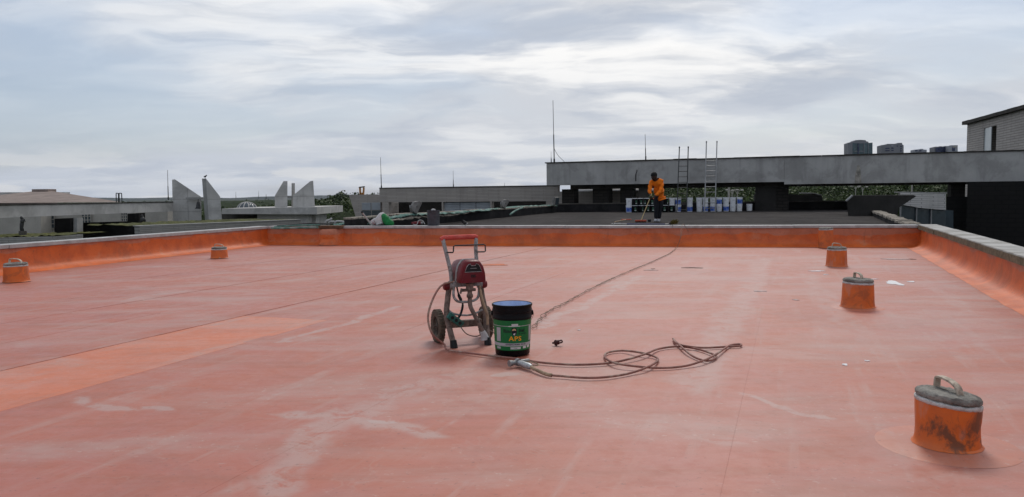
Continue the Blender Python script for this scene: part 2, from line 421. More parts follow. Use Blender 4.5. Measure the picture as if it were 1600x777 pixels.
class MB:
    """collects shapes for ONE mesh object"""
    def __init__(self):
        self.v, self.f = [], []

    def add(self, vs, fs):
        n = len(self.v)
        self.v += [tuple(p) for p in vs]
        self.f += [tuple(i + n for i in q) for q in fs]
        return self

    def box(self, c, s, rz=0.0, rx=0.0, ry=0.0):
        M = Matrix.Translation(c) @ Matrix.Rotation(rz, 4, 'Z') @ Matrix.Rotation(ry, 4, 'Y') @ Matrix.Rotation(rx, 4, 'X')
        vs = [M @ Vector((x * s[0] / 2, y * s[1] / 2, z * s[2] / 2)) for z in (-1, 1) for y in (-1, 1) for x in (-1, 1)]
        return self.add(vs, [(0, 2, 3, 1), (4, 5, 7, 6), (0, 1, 5, 4), (2, 6, 7, 3), (0, 4, 6, 2), (1, 3, 7, 5)])

    def prism(self, poly, ext):
        n = len(poly)
        e = Vector(ext)
        a = [Vector(p) for p in poly]
        vs = a + [p + e for p in a]
        fs = [tuple(range(n)), tuple(range(2 * n - 1, n - 1, -1))]
        fs += [(i, i + n, (i + 1) % n + n, (i + 1) % n) for i in range(n)]
        return self.add(vs, fs)

    def wallrun(self, A, B, z0, z1, t):
        """upright box from A to B (xy), thickness t to the left of A->B (away from the camera when A is left)"""
        A, B = Vector(A[:2]), Vector(B[:2])
        d = (B - A).normalized()
        n = Vector((-d.y, d.x)) * t
        q = [A, B, B + n, A + n]
        return self.prism([(p.x, p.y, z0) for p in q], (0, 0, z1 - z0))

    def tube(self, pts, r, n=8, close=False, cap=True):
        P = [Vector(p) for p in pts]
        m = len(P)
        rr = r if isinstance(r, (list, tuple)) else [r] * m
        prev = None
        vs = []
        for i in range(m):
            if close:
                t = P[(i + 1) % m] - P[i - 1]
            else:
                t = P[min(i + 1, m - 1)] - P[max(i - 1, 0)]
            t.normalize()
            if prev is None:
                a = Vector((0, 0, 1)) if abs(t.z) < 0.9 else Vector((1, 0, 0))
                u = t.cross(a).normalized()
            else:
                u = (prev - t * prev.dot(t)).normalized()
            prev = u
            w_ = t.cross(u)
            for j in range(n):
                an = 2 * math.pi * j / n
                vs.append(P[i] + (u * math.cos(an) + w_ * math.sin(an)) * rr[i])
        fs = []
        for i in range(m if close else m - 1):
            for j in range(n):
                a, b = i * n + j, i * n + (j + 1) % n
                c, d = ((i + 1) % m) * n + (j + 1) % n, ((i + 1) % m) * n + j
                fs.append((a, b, c, d))
        if cap and not close:
            fs.append(tuple(range(n - 1, -1, -1)))
            fs.append(tuple(range((m - 1) * n, m * n)))
        return self.add(vs, fs)

    def lathe(self, prof, n=32, c=(0, 0, 0), sx=1.0, sy=1.0, axis=None, a0=0.0, a1=None):
        """profile of (r, z) turned about Z, or about axis"""
        full = a1 is None
        a1 = 2 * math.pi if full else a1
        cnt = n if full else n + 1
        M = Matrix.Translation(c)
        if axis is not None:
            M = M @ Vector(axis).to_track_quat('Z', 'Y').to_matrix().to_4x4()
        vs, fs = [], []
        for r, z in prof:
            for j in range(cnt):
                an = a0 + (a1 - a0) * j / n
                vs.append(M @ Vector((r * math.cos(an) * sx, r * math.sin(an) * sy, z)))
        for i in range(len(prof) - 1):
            for j in range(n):
                k1 = (j + 1) % cnt
                fs.append((i * cnt + j, i * cnt + k1, (i + 1) * cnt + k1, (i + 1) * cnt + j))
        return self.add(vs, fs)

    def sweep(self, prof, A, B, inward, div=1, jit=0.0):
        """profile of (distance inward, z) swept along A->B"""
        A, B = Vector((*A[:2], 0)), Vector((*B[:2], 0))
        nn = Vector((*inward[:2], 0)).normalized()
        m = len(prof)
        vs, fs = [], []
        for i in range(div + 1):
            p = A.lerp(B, i / div)
            for d, z in prof:
                q = p + nn * (d + random.uniform(-jit, jit)) + Vector((0, 0, z + (random.uniform(-jit, jit) * 0.5 if z > 0.02 else 0)))
                vs.append(q)
        for i in range(div):
            for j in range(m - 1):
                fs.append((i * m + j, (i + 1) * m + j, (i + 1) * m + j + 1, i * m + j + 1))
        return self.add(vs, fs)

    def mesh(self, off=Vector((0, 0, 0)), name='mesh'):
        me = bpy.data.meshes.new(name)
        me.from_pydata([tuple(Vector(p) - off) for p in self.v], [], self.f)
        bm = bmesh.new()
        bm.from_mesh(me)
        bmesh.ops.recalc_face_normals(bm, faces=bm.faces)
        bm.to_mesh(me)
        bm.free()
        return me

    def build(self, name, m, parent=None, smooth=False, bevel=0.0, local=False, subsurf=0):
        off = Vector((0, 0, 0)) if (local or parent is None) else wloc(parent)
        me = self.mesh(off, name)
        me.materials.append(MT[m] if isinstance(m, str) else m)
        o = bpy.data.objects.new(name, me)
        COL.objects.link(o)
        if parent is not None:
            o.parent = parent
        if smooth:
            me.polygons.foreach_set('use_smooth', [True] * len(me.polygons))
            if smooth != 'all':
                me.set_sharp_from_angle(angle=RAD(38))
        if bevel:
            bv = o.modifiers.new('bevel', 'BEVEL')
            bv.width = bevel
            bv.segments = 2
            bv.limit_method = 'ANGLE'
        if subsurf:
            s = o.modifiers.new('subdivision', 'SUBSURF')
            s.levels = s.render_levels = subsurf
        return o


def tag(o, label=None, cat=None, group=None, kind=None):
    if label:
        o['label'] = label
    if cat:
        o['category'] = cat
    if group:
        o['group'] = group
    if kind:
        o['kind'] = kind
    return o


def thing(name, label, cat, loc=(0, 0, 0), rz=0.0, group=None):
    o = bpy.data.objects.new(name, None)
    o.empty_display_size = 0.2
    COL.objects.link(o)
    o.location = loc
    o.rotation_euler = (0, 0, rz)
    return tag(o, label, cat, group)


def copy_tree(o, parent=None):
    c = o.copy()
    COL.objects.link(c)
    c.parent = parent
    for ch in list(o.children):
        copy_tree(ch, c)
    return c


def V2(p):
    return Vector((p[0], p[1]))


def spline(pts, n=8):
    """Catmull-Rom through 3D points"""
    P = [Vector(p) for p in pts]
    out_ = []
    for i in range(len(P) - 1):
        p0, p1, p2, p3 = P[max(i - 1, 0)], P[i], P[i + 1], P[min(i + 2, len(P) - 1)]
        for j in range(n):
            t = j / n
            out_.append(0.5 * ((2 * p1) + (p2 - p0) * t + (2 * p0 - 5 * p1 + 4 * p2 - p3) * t * t + (3 * p1 - p0 - 3 * p2 + p3) * t ** 3))
    out_.append(P[-1])
    return out_


def clip(poly, a, b):
    """keep the part of poly left of the line a->b"""
    res = []
    side = lambda p: (b[0] - a[0]) * (p[1] - a[1]) - (b[1] - a[1]) * (p[0] - a[0])
    for i in range(len(poly)):
        p, q = poly[i], poly[(i + 1) % len(poly)]
        sp, sq = side(p), side(q)
        if sp >= 0:
            res.append(p)
        if sp * sq < 0:
            t = sp / (sp - sq)
            res.append((p[0] + (q[0] - p[0]) * t, p[1] + (q[1] - p[1]) * t))
    return res


# ------------------------------------------------------------------ the large structure
LC, RC = (-6.49, 20.2), (9.06, 16.85)           # far corners of the coated roof
NL, NR = (-13.9, -5.0), (0.45, -5.0)            # near corners, behind the camera
ROOF = [NL, NR, RC, LC]

g = MB()
g.prism([(-9000, -9000, -12.0), (9000, -9000, -12.0), (9000, 9000, -12.0), (-9000, 9000, -12.0)], (0, 0, -0.5))
MT['ground'] = mat('scrub_ground', (0.026, 0.034, 0.018), 1.0, 0.4, 0.01, 0.0)
tag(g.build('ground', 'ground'), kind='structure')

deck = MB()
deck.prism([(x, y, -0.25) for x, y in ROOF], (0, 0, 0.25))
roof = tag(deck.build('roof_deck', 'roof'), kind='structure')
# the building below the roof
body = MB()
body.prism([(x * 0.985, y * 0.985 - (0.1 if y > 0 else -0.1), -12.0) for x, y in ROOF], (0, 0, 11.7))
under = thing('building', 'pale concrete building that carries the orange coated roof', 'building', (0, 5, -12))
body.build('wall', 'concrete', under)

# membrane sheets, one metre rolls that lap each other
U, V = Vector((0.9397, -0.3420)), Vector((0.3420, 0.9397))
STEP = 1.03
for k in range(-14, 9):
    u0 = -0.30 + STEP * k
    if k == -5:
        cuts = [-7, 1.9, 5.25, 6.47, 8.5, 24]
    else:
        cuts = [-7] + sorted([random.uniform(-5, 2), random.uniform(6, 15)]) + [24]
    for i in range(len(cuts) - 1):
        v0, v1 = cuts[i], cuts[i + 1]
        poly = [U * a + V * b for a, b in ((u0, v0), (u0 + STEP + 0.05, v0), (u0 + STEP + 0.05, v1 + 0.06), (u0, v1 + 0.06))]
        poly = [(p.x, p.y) for p in poly]
        for a, b in zip(ROOF, ROOF[1:] + ROOF[:1]):
            poly = clip(poly, a, b) if poly else poly
        if len(poly) < 3:
            continue
        lapz = {-6: 0.0040, -8: 0.0018, -1: 0.0020}.get(k, 0.0003)
        top, bot = [], []
        for p in poly:
            s = 1 - (U.dot(Vector(p)) - u0) / (STEP + 0.05)
            e = (V.dot(Vector(p)) - v0) / (v1 - v0 + 0.06)
            z = 0.003 + lapz * (1 - s) + 0.0015 * max(0.0, min(1.0, (e - 0.85) / 0.15))
            top.append((p[0], p[1], z))
            bot.append((p[0], p[1], z - 0.0035))
        n = len(poly)
        b = MB()
        b.add(bot + top, [tuple(range(n - 1, -1, -1)), tuple(range(n, 2 * n))] + [(j, (j + 1) % n, (j + 1) % n + n, j + n) for j in range(n)])
        fresh = k == -5 and i in (1, 2)
        b.build('membrane_sheet', 'roof_fresh' if fresh else 'roof', roof)

# parapets: flashed upstand with cant, coping slabs on top
CANT = [(0.30, 0.006), (0.20, 0.016), (0.12, 0.032), (0.06, 0.062), (0.024, 0.11), (0.006, 0.18), (0.0, 0.30), (0.0, 0.42)]


def parapet(label, A, B, inward, m_flash, m_cop, seg, cw, ch, side=None, z=0.42, over=0.03):
    A, B = Vector((*A, 0)), Vector((*B, 0))
    nn = Vector((*inward, 0)).normalized()
    d = (B - A).normalized()
    L = (B - A).length
    root = thing('parapet_wall', label, 'wall', A.lerp(B, 0.5))
    s = MB()
    s.sweep(CANT, A, B, nn, div=max(8, int(L / 0.22)), jit=0.013)
    s.build('flashing', m_flash, root, smooth='all')
    core = MB()
    q = [A - nn * 0.03, B - nn * 0.03, B - nn * (cw - 0.05), A - nn * (cw - 0.05)]
    core.prism([(p.x, p.y, -0.2) for p in q], (0, 0, z + 0.2))
    core.build('core', 'concrete', root)
    t = 0.0
    first = None
    i = 0
    while t < L - 0.05:
        l = min(seg * random.uniform(0.94, 1.06), L - t)
        a = A + d * (t + 0.004)
        b_ = A + d * (t + l - 0.004)
        o_ = over + random.uniform(-0.006, 0.006)
        q = [a + nn * o_, b_ + nn * o_, b_ - nn * (cw - o_), a - nn * (cw - o_)]
        zz = z + 0.002 + random.uniform(0, 0.004)
        c = MB()
        c.prism([(p.x, p.y, zz) for p in q], (0, 0, ch))
        sl = c.build('coping_slab', m_cop, root, bevel=0.008)
        if side:
            e = MB()
            q = [a + nn * (o_ + 0.012), b_ + nn * (o_ + 0.012), b_ + nn * (o_ + 0.002), a + nn * (o_ + 0.002)]
            e.prism([(p.x, p.y, zz - 0.03) for p in q], (0, 0, ch + 0.012))
            e.build('mossy_edge', side, sl)
        t += l
    return root


n_far = V2((-(RC[1] - LC[1]), RC[0] - LC[0])) * -1
n_left = Vector((LC[1] - NL[1], -(LC[0] - NL[0])))
n_right = Vector((-(RC[1] - NR[1]), RC[0] - NR[0]))
parapet('low orange flashed parapet along the far side of the roof, pale strip coping on top', LC, RC, n_far, 'flash', 'coping', 2.6, 0.34, 0.065)
parapet('long orange parapet on the left side of the roof with grey metal coping', NL, LC, n_left, 'flash_l', 'coping', 3.2, 0.30, 0.07, over=0.035)
parapet('orange parapet on the right edge with wide concrete coping and mossy inner edge', NR, RC, n_right, 'flash_r', 'coping_stone', 4.3, 0.36, 0.075, side='moss_stone', z=0.43, over=0.05)

# ---- dark neighbouring roof beyond the far parapet
DZ = 0.31
d1, d2, d3, d4 = (-6.0, 20.45), (8.8, 17.28), (18.1, 39.9), (2.5, 40.3)
k = MB()
k.prism([(p[0], p[1], -0.4) for p in ((-5.6, 20.35), (8.95, 17.22), d3, d4)], (0, 0, DZ + 0.4))
dark_roof = tag(k.build('dark_roof_deck', 'bitumen'), kind='structure')
k = MB()
k.prism([(p[0] * .99, p[1] * .99 + .3, -12.0) for p in ((-5.4, 20.3), (8.8, 17.6), d3, d4)], (0, 0, 11.5))
t_ = thing('building', 'building below the dark bitumen roof, mostly hidden behind the far parapet', 'building', (5, 30, -12))
k.build('wall', 'dark_concrete', t_)
# bitumen sheets
for i in range(7):
    a0, a1 = i / 7, (i + 1) / 7
    A0, B0 = Vector((-5.6, 20.35)).lerp(Vector((8.95, 17.22)), a0), Vector((-5.6, 20.35)).lerp(Vector((8.95, 17.22)), a1)
    A1, B1 = Vector(d4).lerp(Vector(d3), a0), Vector(d4).lerp(Vector(d3), a1)
    b = MB()
    top = [(A0.x, A0.y, DZ + 0.010), (B0.x, B0.y, DZ + 0.004), (B1.x, B1.y, DZ + 0.004), (A1.x, A1.y, DZ + 0.010)]
    b.prism(top, (0, 0, 0.005))
    b.build('bitumen_sheet', 'bitumen', dark_roof)


def rough_coping(root, A, B, z, wdt, step, m='rubble', name='coping_stone'):
    A, B = Vector((*A, 0)), Vector((*B, 0))
    d = (B - A).normalized()
    n = Vector((-d.y, d.x, 0))
    L = (B - A).length
    t = 0
    while t < L - 0.1:
        l = step * random.uniform(0.6, 1.4)
        l = min(l, L - t)
        c = A + d * (t + l / 2) + n * random.uniform(-0.03, 0.03)
        b = MB()
        h = random.uniform(0.05, 0.09)
        b.box((c.x, c.y, z + h / 2 + 0.004), (l - 0.02, wdt * random.uniform(0.85, 1.1), h), math.atan2(d.y, d.x) + random.uniform(-0.03, 0.03))
        b.build(name, m, root, bevel=0.012)
        t += l


A, B = (-4.2, 20.05), (2.3, 39.2)
r = thing('parapet_wall', 'low black parapet along the left of the dark roof, under teal netting', 'wall', (*((V2(A) + V2(B)) / 2), DZ))
k = MB()
k.wallrun(A, B, DZ - 0.3, 0.64, 0.24)
k.build('upstand', 'bitumen_wall', r)
rough_coping(r, (A[0] - .11, A[1] + .04), (B[0] - .11, B[1] + .04), 0.64, 0.26, 0.9)
A, B = (8.95, 17.3), (18.2, 40.0)
r = thing('parapet_wall', 'low parapet with crumbling rubble coping right of the dark roof', 'wall', (*((V2(A) + V2(B)) / 2), DZ))
k = MB()
k.wallrun(A, B, DZ - 0.8, 0.44, -0.28)
k.build('upstand', 'bitumen_wall', r)
rough_coping(r, (A[0] + .13, A[1] - .05), (B[0] + .13, B[1] - .05), 0.44, 0.32, 0.45)
A, B = (2.3, 39.5), (18.4, 39.5)
r = thing('parapet_wall', 'black bitumen kerb at the far end of the dark roof, behind the paint pails', 'wall', (10, 39.5, DZ))
k = MB()
k.wallrun(A, B, DZ - 0.3, 0.72, 0.3)
k.build('upstand', 'bitumen_wall', r)
k = MB()
k.wallrun((2.2, 39.47), (18.4, 39.47), 0.722, 0.78, 0.36)
k.build('coping', 'dark_concrete', r)

# ---- long grey fascia beam on columns (upper walkway roof)
BA, BB = V2((1.936, 42, 1.744)), V2((24.975, 33.1, 1.782))
bd = (BB - BA).normalized()
bn_ = Vector((-bd.y, bd.x))
r = thing('concrete_canopy', 'long grey concrete roof beam on dark columns spanning behind the paint pails', 'canopy', (*BA, 0.0))
k = MB()
k.wallrun(BA, BA + bd * 12.3, 1.745, 2.95, 0.45)
k.build('fascia', 'grey_paint', r, bevel=0.01)
k = MB()
k.wallrun(BA + bd * 12.304, BB, 1.62, 2.95, 0.45)
k.build('fascia', 'grey_paint', r, bevel=0.01)
k = MB()
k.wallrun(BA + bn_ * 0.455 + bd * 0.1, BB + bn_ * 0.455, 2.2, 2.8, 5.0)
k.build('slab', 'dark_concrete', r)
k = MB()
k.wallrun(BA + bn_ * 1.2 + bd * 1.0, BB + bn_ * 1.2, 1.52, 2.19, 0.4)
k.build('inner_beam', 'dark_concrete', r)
t = -0.08
L = (BB - BA).length
while t < L:
    l = random.uniform(0.7, 1.5)
    k = MB()
    k.wallrun(BA - bn_ * random.uniform(0.04, 0.07) + bd * t, BA - bn_ * random.uniform(0.04, 0.07) + bd * min(L, t + l - 0.01), 2.953, 3.0 + random.uniform(0.0, 0.018), 0.6)
    k.build('roof_edge_slab', 'dark_edge', r)
    t += l


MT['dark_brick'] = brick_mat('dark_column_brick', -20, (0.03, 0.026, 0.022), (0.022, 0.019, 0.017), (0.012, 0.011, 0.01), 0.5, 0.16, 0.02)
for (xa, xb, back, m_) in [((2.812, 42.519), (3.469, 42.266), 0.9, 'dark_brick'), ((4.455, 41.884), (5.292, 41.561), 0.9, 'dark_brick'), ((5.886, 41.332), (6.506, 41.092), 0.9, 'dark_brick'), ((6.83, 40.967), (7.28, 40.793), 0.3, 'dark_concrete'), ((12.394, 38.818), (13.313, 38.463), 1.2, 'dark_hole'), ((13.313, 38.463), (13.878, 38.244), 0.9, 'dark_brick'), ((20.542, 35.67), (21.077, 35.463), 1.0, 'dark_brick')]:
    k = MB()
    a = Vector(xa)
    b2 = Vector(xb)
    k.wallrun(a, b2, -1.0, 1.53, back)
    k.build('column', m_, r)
k = MB()      # brown leak stain on the fascia
c_ = BA + bd * 15.6 - bn_ * 0.003
k.prism([(*(c_ + bd * a), z) for a, z in ((-0.13, 1.63), (0.16, 1.63), (0.15, 1.9), (0.12, 2.1), (0.10, 2.35), (0.04, 2.5), (-0.03, 2.46), (-0.07, 2.2), (-0.12, 2.0))], (-bn_.x * 0.004, -bn_.y * 0.004, 0))
k.build('leak_stain', mat('brown_leak', (0.30, 0.275, 0.24), 0.95, 0.5, 4, 0.3, 0.5), r)
k = MB()      # pipe stub on the fascia
p = BA + bd * 4.95 - bn_ * 0.03
k.tube([(p.x, p.y, 1.9), (p.x, p.y, 2.25), (p.x + .06, p.y, 2.42), (p.x + .06, p.y, 2.5)], 0.022, 6)
k.build('conduit', 'black', r)

# ------------------------------------------------------------------ neighbouring buildings
MT['block'] = brick_mat('taupe_block_courses', -16, (0.43, 0.385, 0.345), (0.37, 0.335, 0.305), (0.25, 0.225, 0.20), 1.4, 0.085, 0.014)
MT['pale_brick'] = brick_mat('pale_brick', -20, (0.40, 0.37, 0.34), (0.34, 0.315, 0.29), (0.19, 0.175, 0.16), 0.5, 0.16, 0.02)
MT['pent_brick'] = brick_mat('penthouse_brick', -60, (0.33, 0.29, 0.265), (0.28, 0.25, 0.23), (0.15, 0.135, 0.125), 0.9, 0.24, 0.03)
MT['void_brick'] = brick_mat('shaded_brick', -20, (0.012, 0.011, 0.010), (0.010, 0.009, 0.009), (0.006, 0.006, 0.006), 0.5, 0.2, 0.02)  # brick colour cut to near black, the shade under the beam painted in
MT['panel'] = mat('concrete_panel', (0.50, 0.485, 0.46), 0.9, 0.12, 0.6, 0.12, 0.22, dirt=(0.2, 0.19, 0.175), dirt_amt=0.35, dirt_scale=0.7)
MT['louvre'] = mat('grey_louvre', (0.30, 0.32, 0.34), 0.6, 0.1, 2, 0.05)
MT['cream'] = mat('cream_plaster', (0.38, 0.355, 0.315), 0.9, 0.12, 0.8, 0.1, 0.2)
MT['roof_brown'] = mat('brown_roof_sheet', (0.24, 0.19, 0.165), 0.9, 0.15, 0.6, 0.2, 0.2)

# ---- low taupe block building in the middle distance
MA, MBB = V2((-10.648, 50, 1.389)), V2((7.325, 43.5, 1.343))
md = (MBB - MA).normalized()
mn = Vector((-md.y, md.x))
r = thing('block_building', 'low taupe block building with dark openings and louvres beyond the netting', 'building', (*MA, -12))


def mid(s):
    return MA + md * s


SPAN = (MBB - MA).length
S = lambda f: SPAN * f


def msec(name, s0, s1, z0, z1, m, off=0.0, t=0.4):
    k_ = MB()
    k_.wallrun(mid(s0) + mn * off, mid(s1) + mn * off, z0, z1, t)
    return k_.build(name, m, r)


xs = {565: 0.952, 580: 1.664, 593: 2.275, 595: 2.368, 597: 2.462, 607: 2.927, 690: 6.677, 692: 6.765, 717: 7.855, 742: 8.929, 766: 9.944, 768: 10.028, 853: 13.502}
k = MB()   # battered left end
a, b2 = mid(0), mid(xs[593])
k.add([(*(a), 1.37), (*b2, 1.37), (*b2, -2.0), (*(a + md * 1.1), -2.0)] + [(*(p + mn * 5), z) for p, z in ((a, 1.37), (b2, 1.37), (b2, -2.0), (a + md * 1.1, -2.0))],
      [(0, 1, 2, 3), (7, 6, 5, 4), (0, 4, 5, 1), (1, 5, 6, 2), (2, 6, 7, 3), (3, 7, 4, 0)])
k.build('end_wall', 'block', r)
msec('parapet_band', xs[593] + 0.004, xs[853] + 0.75, 0.86, 1.74, 'block')
msec('parapet_band', xs[853] + 0.754, SPAN, 0.86, 1.42, 'block')
msec('pier', xs[597], xs[607], -2, 0.858, 'block')
msec('pier', xs[690], xs[692], -2, 0.858, 'block')
msec('pier', xs[766], xs[768], -2, 0.858, 'block')
msec('pier', xs[853], SPAN, -2, 0.858, 'block')
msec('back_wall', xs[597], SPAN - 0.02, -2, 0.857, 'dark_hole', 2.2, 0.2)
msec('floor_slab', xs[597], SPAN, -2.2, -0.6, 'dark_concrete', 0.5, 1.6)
msec('coping', xs[593], xs[853] + 0.75, 1.742, 1.80, 'dark_edge', -0.04, 0.5)
for s0, s1 in ((xs[692], xs[717]), (xs[717], xs[742]), (xs[742], xs[766])):
    for i in range(7):
        k = MB()
        z = 0.80 - i * 0.105
        a, b2 = mid(s0 + 0.02) + mn * 0.12, mid(s1 - 0.02) + mn * 0.12
        q = [a, b2, b2 + mn * 0.03, a + mn * 0.03]
        k.add([(q[0].x, q[0].y, z - 0.09), (q[1].x, q[1].y, z - 0.09), (q[2].x + mn.x * .05, q[2].y + mn.y * .05, z), (q[3].x + mn.x * .05, q[3].y + mn.y * .05, z),
               (q[0].x, q[0].y, z - 0.075), (q[1].x, q[1].y, z - 0.075), (q[2].x + mn.x * .05, q[2].y + mn.y * .05, z + 0.015), (q[3].x + mn.x * .05, q[3].y + mn.y * .05, z + 0.015)],
              [(0, 1, 2, 3), (4, 5, 6, 7), (0, 1, 5, 4), (2, 3, 7, 6), (0, 3, 7, 4), (1, 2, 6, 5)])
        k.build('louvre_slat', 'louvre', r)
# window with louvred transom in the end wall
for s0, s1 in ((xs[565], xs[580]), (xs[580], xs[595])):
    k = MB()
    k.wallrun(mid(s0 + 0.03) - mn * 0.03, mid(s1 - 0.03) - mn * 0.03, 0.36, 0.84, 0.02)
    wf = k.build('window', 'louvre', r)
    for i in range(4):
        k = MB()
        k.wallrun(mid(s0 + 0.05) - mn * 0.05, mid(s1 - 0.05) - mn * 0.05, 0.40 + i * 0.11, 0.46 + i * 0.11, 0.018)
        k.build('louvre_slat', 'louvre', wf)
    k = MB()
    k.wallrun(mid(s0 + 0.03) - mn * 0.03, mid(s1 - 0.03) - mn * 0.03, -0.4, 0.33, 0.02)
    k.build('window_pane', 'glass', r)
# bright strip of a further roof seen between the columns
r2 = thing('skylight_roof', 'bright pale sloping roof glimpsed between the columns under the beam', 'roof', (*mid(SPAN - 3), -12))
k = MB()
a, b2 = mid(SPAN - 4.0) + mn * 1.0, mid(SPAN + 0.6) + mn * 1.0
k.add([(*a, 1.40), (*b2, 1.40), (*(b2 + mn * 3.5), 2.3), (*(a + mn * 3.5), 2.3), (*a, 1.32), (*b2, 1.32), (*(b2 + mn * 3.5), 2.22), (*(a + mn * 3.5), 2.22)],
      [(0, 1, 2, 3), (7, 6, 5, 4), (0, 4, 5, 1), (1, 5, 6, 2), (2, 6, 7, 3), (3, 7, 4, 0)])
k.build('sheet', mat('white_roof_sheet', (0.72, 0.73, 0.74), 0.5, 0.05, 1, 0.0), r2)

# ---- bell monument: concrete fins on a cantilevered slab
def fin(parent, pts, ext, m_='panel', rows_=(), cuts=()):
    """upright concrete fin: recessed core with cast panels proud of it, joints between them"""
    k_ = MB()
    e = Vector(ext)
    k_.prism([Vector(p) + e * 0.03 for p in pts], e * 0.97)
    f_ = k_.build('fin', 'concrete', parent)
    flat = [(p[0], p[2]) for p in pts]
    area = sum(flat[i][0] * flat[(i + 1) % len(flat)][1] - flat[(i + 1) % len(flat)][0] * flat[i][1] for i in range(len(flat)))
    if area < 0:
        flat = flat[::-1]
    Y_ = pts[0][1]
    zs_ = [-50] + sorted(rows_) + [50]
    xs_ = [-500] + sorted(cuts) + [500]
    for z0, z1 in zip(zs_, zs_[1:]):
        for x0, x1 in zip(xs_, xs_[1:]):
            q = flat
            for A_, B_ in (((-600, z0 + .012), (600, z0 + .012)), ((600, z1 - .012), (-600, z1 - .012)), ((x0 + .012, 60), (x0 + .012, -60)), ((x1 - .012, -60), (x1 - .012, 60))):
                q = clip(q, A_, B_) if len(q) > 2 else q
            if len(q) < 3:
                continue
            k_ = MB()
            k_.prism([(x, Y_ - 0.004, z) for x, z in q], e * 0.028)
            k_.build('panel', m_, f_)
    return f_


r = thing('bell_monument', 'pair of tall pale concrete fins carrying a bell, nearer left', 'monument', (-22.295, 54, -0.342))
fin(r, [(-23.947, 54, 2.571), (-23.752, 54, 2.596), (-21.926, 54, 1.328), (-22.004, 54, -0.663), (-24.018, 54, -0.642)], (-0.38, 0.9, 0), 'panel', (0.3, 1.18), (-22.9,))
fin(r, [(-21.155, 53, 2.606), (-20.218, 53, 1.336), (-20.142, 53, -0.554), (-21.045, 53, -0.544)], (-0.42, 0.35, 0), 'panel', (0.35, 1.15))
k = MB()
k.prism([(-22.874, 53.6, 1.313), (-21.661, 53.6, 1.3), (-21.667, 53.6, 1.148), (-22.88, 53.6, 1.16)], (0, 0.22, 0))
k.build('crossbar', 'concrete', r)
bl = MB()
c = (-21.917, 53.4, 0.704)
bl.lathe([(0.0, 0.32), (0.06, 0.31), (0.11, 0.24), (0.13, 0.1), (0.16, -0.06), (0.22, -0.2), (0.2, -0.2), (0.0, 0.0)], 20, c)
bl.tube([(c[0], c[1], c[2] + 0.3), (c[0], c[1], c[2] + 0.48)], 0.03, 6)
bl.build('bell', 'dark_steel', r, smooth=True)

r = thing('bell_monument', 'farther pair of concrete fins with a thin pillar between them, on a slab', 'monument', (-17.114, 60, -0.599))
for pts, ext in (([(-18.587, 60, 1.377), (-17.873, 60, 2.512), (-17.561, 60, 2.509), (-17.635, 60, 0.463), (-18.616, 60, 0.474)], (-0.24, 0.8, 0)),
                 ([(-17.18, 60, 1.363), (-15.764, 60, 2.49), (-15.542, 60, 2.508), (-15.471, 60, 0.441), (-17.207, 60, 0.459)], (-0.24, 0.8, 0))):
    fin(r, pts, ext, 'panel', (1.3,))
k = MB()
k.prism([(-17.59, 61.2, 2.372), (-17.323, 61.2, 2.37), (-17.382, 61.2, 0.441), (-17.649, 61.2, 0.444)], (-0.12, 0.4, 0))
k.build('pillar', 'panel', r)
k = MB()
k.prism([(-17.968, 60.2, 1.371), (-17.212, 60.2, 1.363), (-17.218, 60.2, 1.161), (-17.975, 60.2, 1.169)], (0, 0.25, 0))
k.build('crossbar', 'concrete', r)
k = MB()
k.prism([(-22.228, 58.5, 0.428), (-14.922, 58.5, 0.479), (-14.938, 58.5, -0.09), (-22.243, 58.5, 0.021)], (0, 9.0, 0))
k.build('slab', 'panel', r)
k = MB()
k.prism([(-19.752, 59.2, -0.028), (-15.827, 59.2, -0.094), (-15.885, 59.2, -2.08), (-19.82, 59.2, -2.038)], (0, 6.0, 0))
k.build('wall', 'panel', r)
k = MB()
k.prism([(-24.035, 61, 0.054), (-20.352, 61, -0.062), (-20.423, 61, -2.138), (-24.117, 61, -2.1)], (0, 4.0, 0))
k.build('recess', 'dark_concrete', r)
k = MB()
k.prism([(-15.921, 60.5, -0.131), (-15.54, 60.5, -0.14), (-15.623, 60.5, -2.159), (-15.979, 60.5, -2.156)], (0, 1.0, 0))
k.build('column', 'panel', r)
k = MB()
k.prism([(-16.202, 60.6, -0.136), (-15.947, 60.6, -0.138), (-16.006, 60.6, -2.161), (-16.261, 60.6, -2.158)], (0, 4.0, 0))
k.build('recess', 'dark_hole', r)

r = thing('dome', 'small dark glazed dome with pale ribs on the slab between the fins', 'dome', (-22.196, 64, 0.339))
c = (-22.198, 64, 0.285)
k = MB()
k.lathe([(0.80 * math.cos(a), 0.58 * math.sin(a)) for a in [i * math.pi / 2 / 8 for i in range(9)]], 24, c)
k.build('glazing', 'glass', r, smooth='all')
for j in range(6):
    k = MB()
    an = j * math.pi / 6
    pts = [(c[0] + 0.82 * math.cos(t) * math.cos(an), c[1] + 0.82 * math.cos(t) * math.sin(an), c[2] + 0.60 * math.sin(t)) for t in [i * math.pi / 12 for i in range(13)]]
    k.tube(pts, 0.035, 6)
    k.build('rib', 'panel', r)

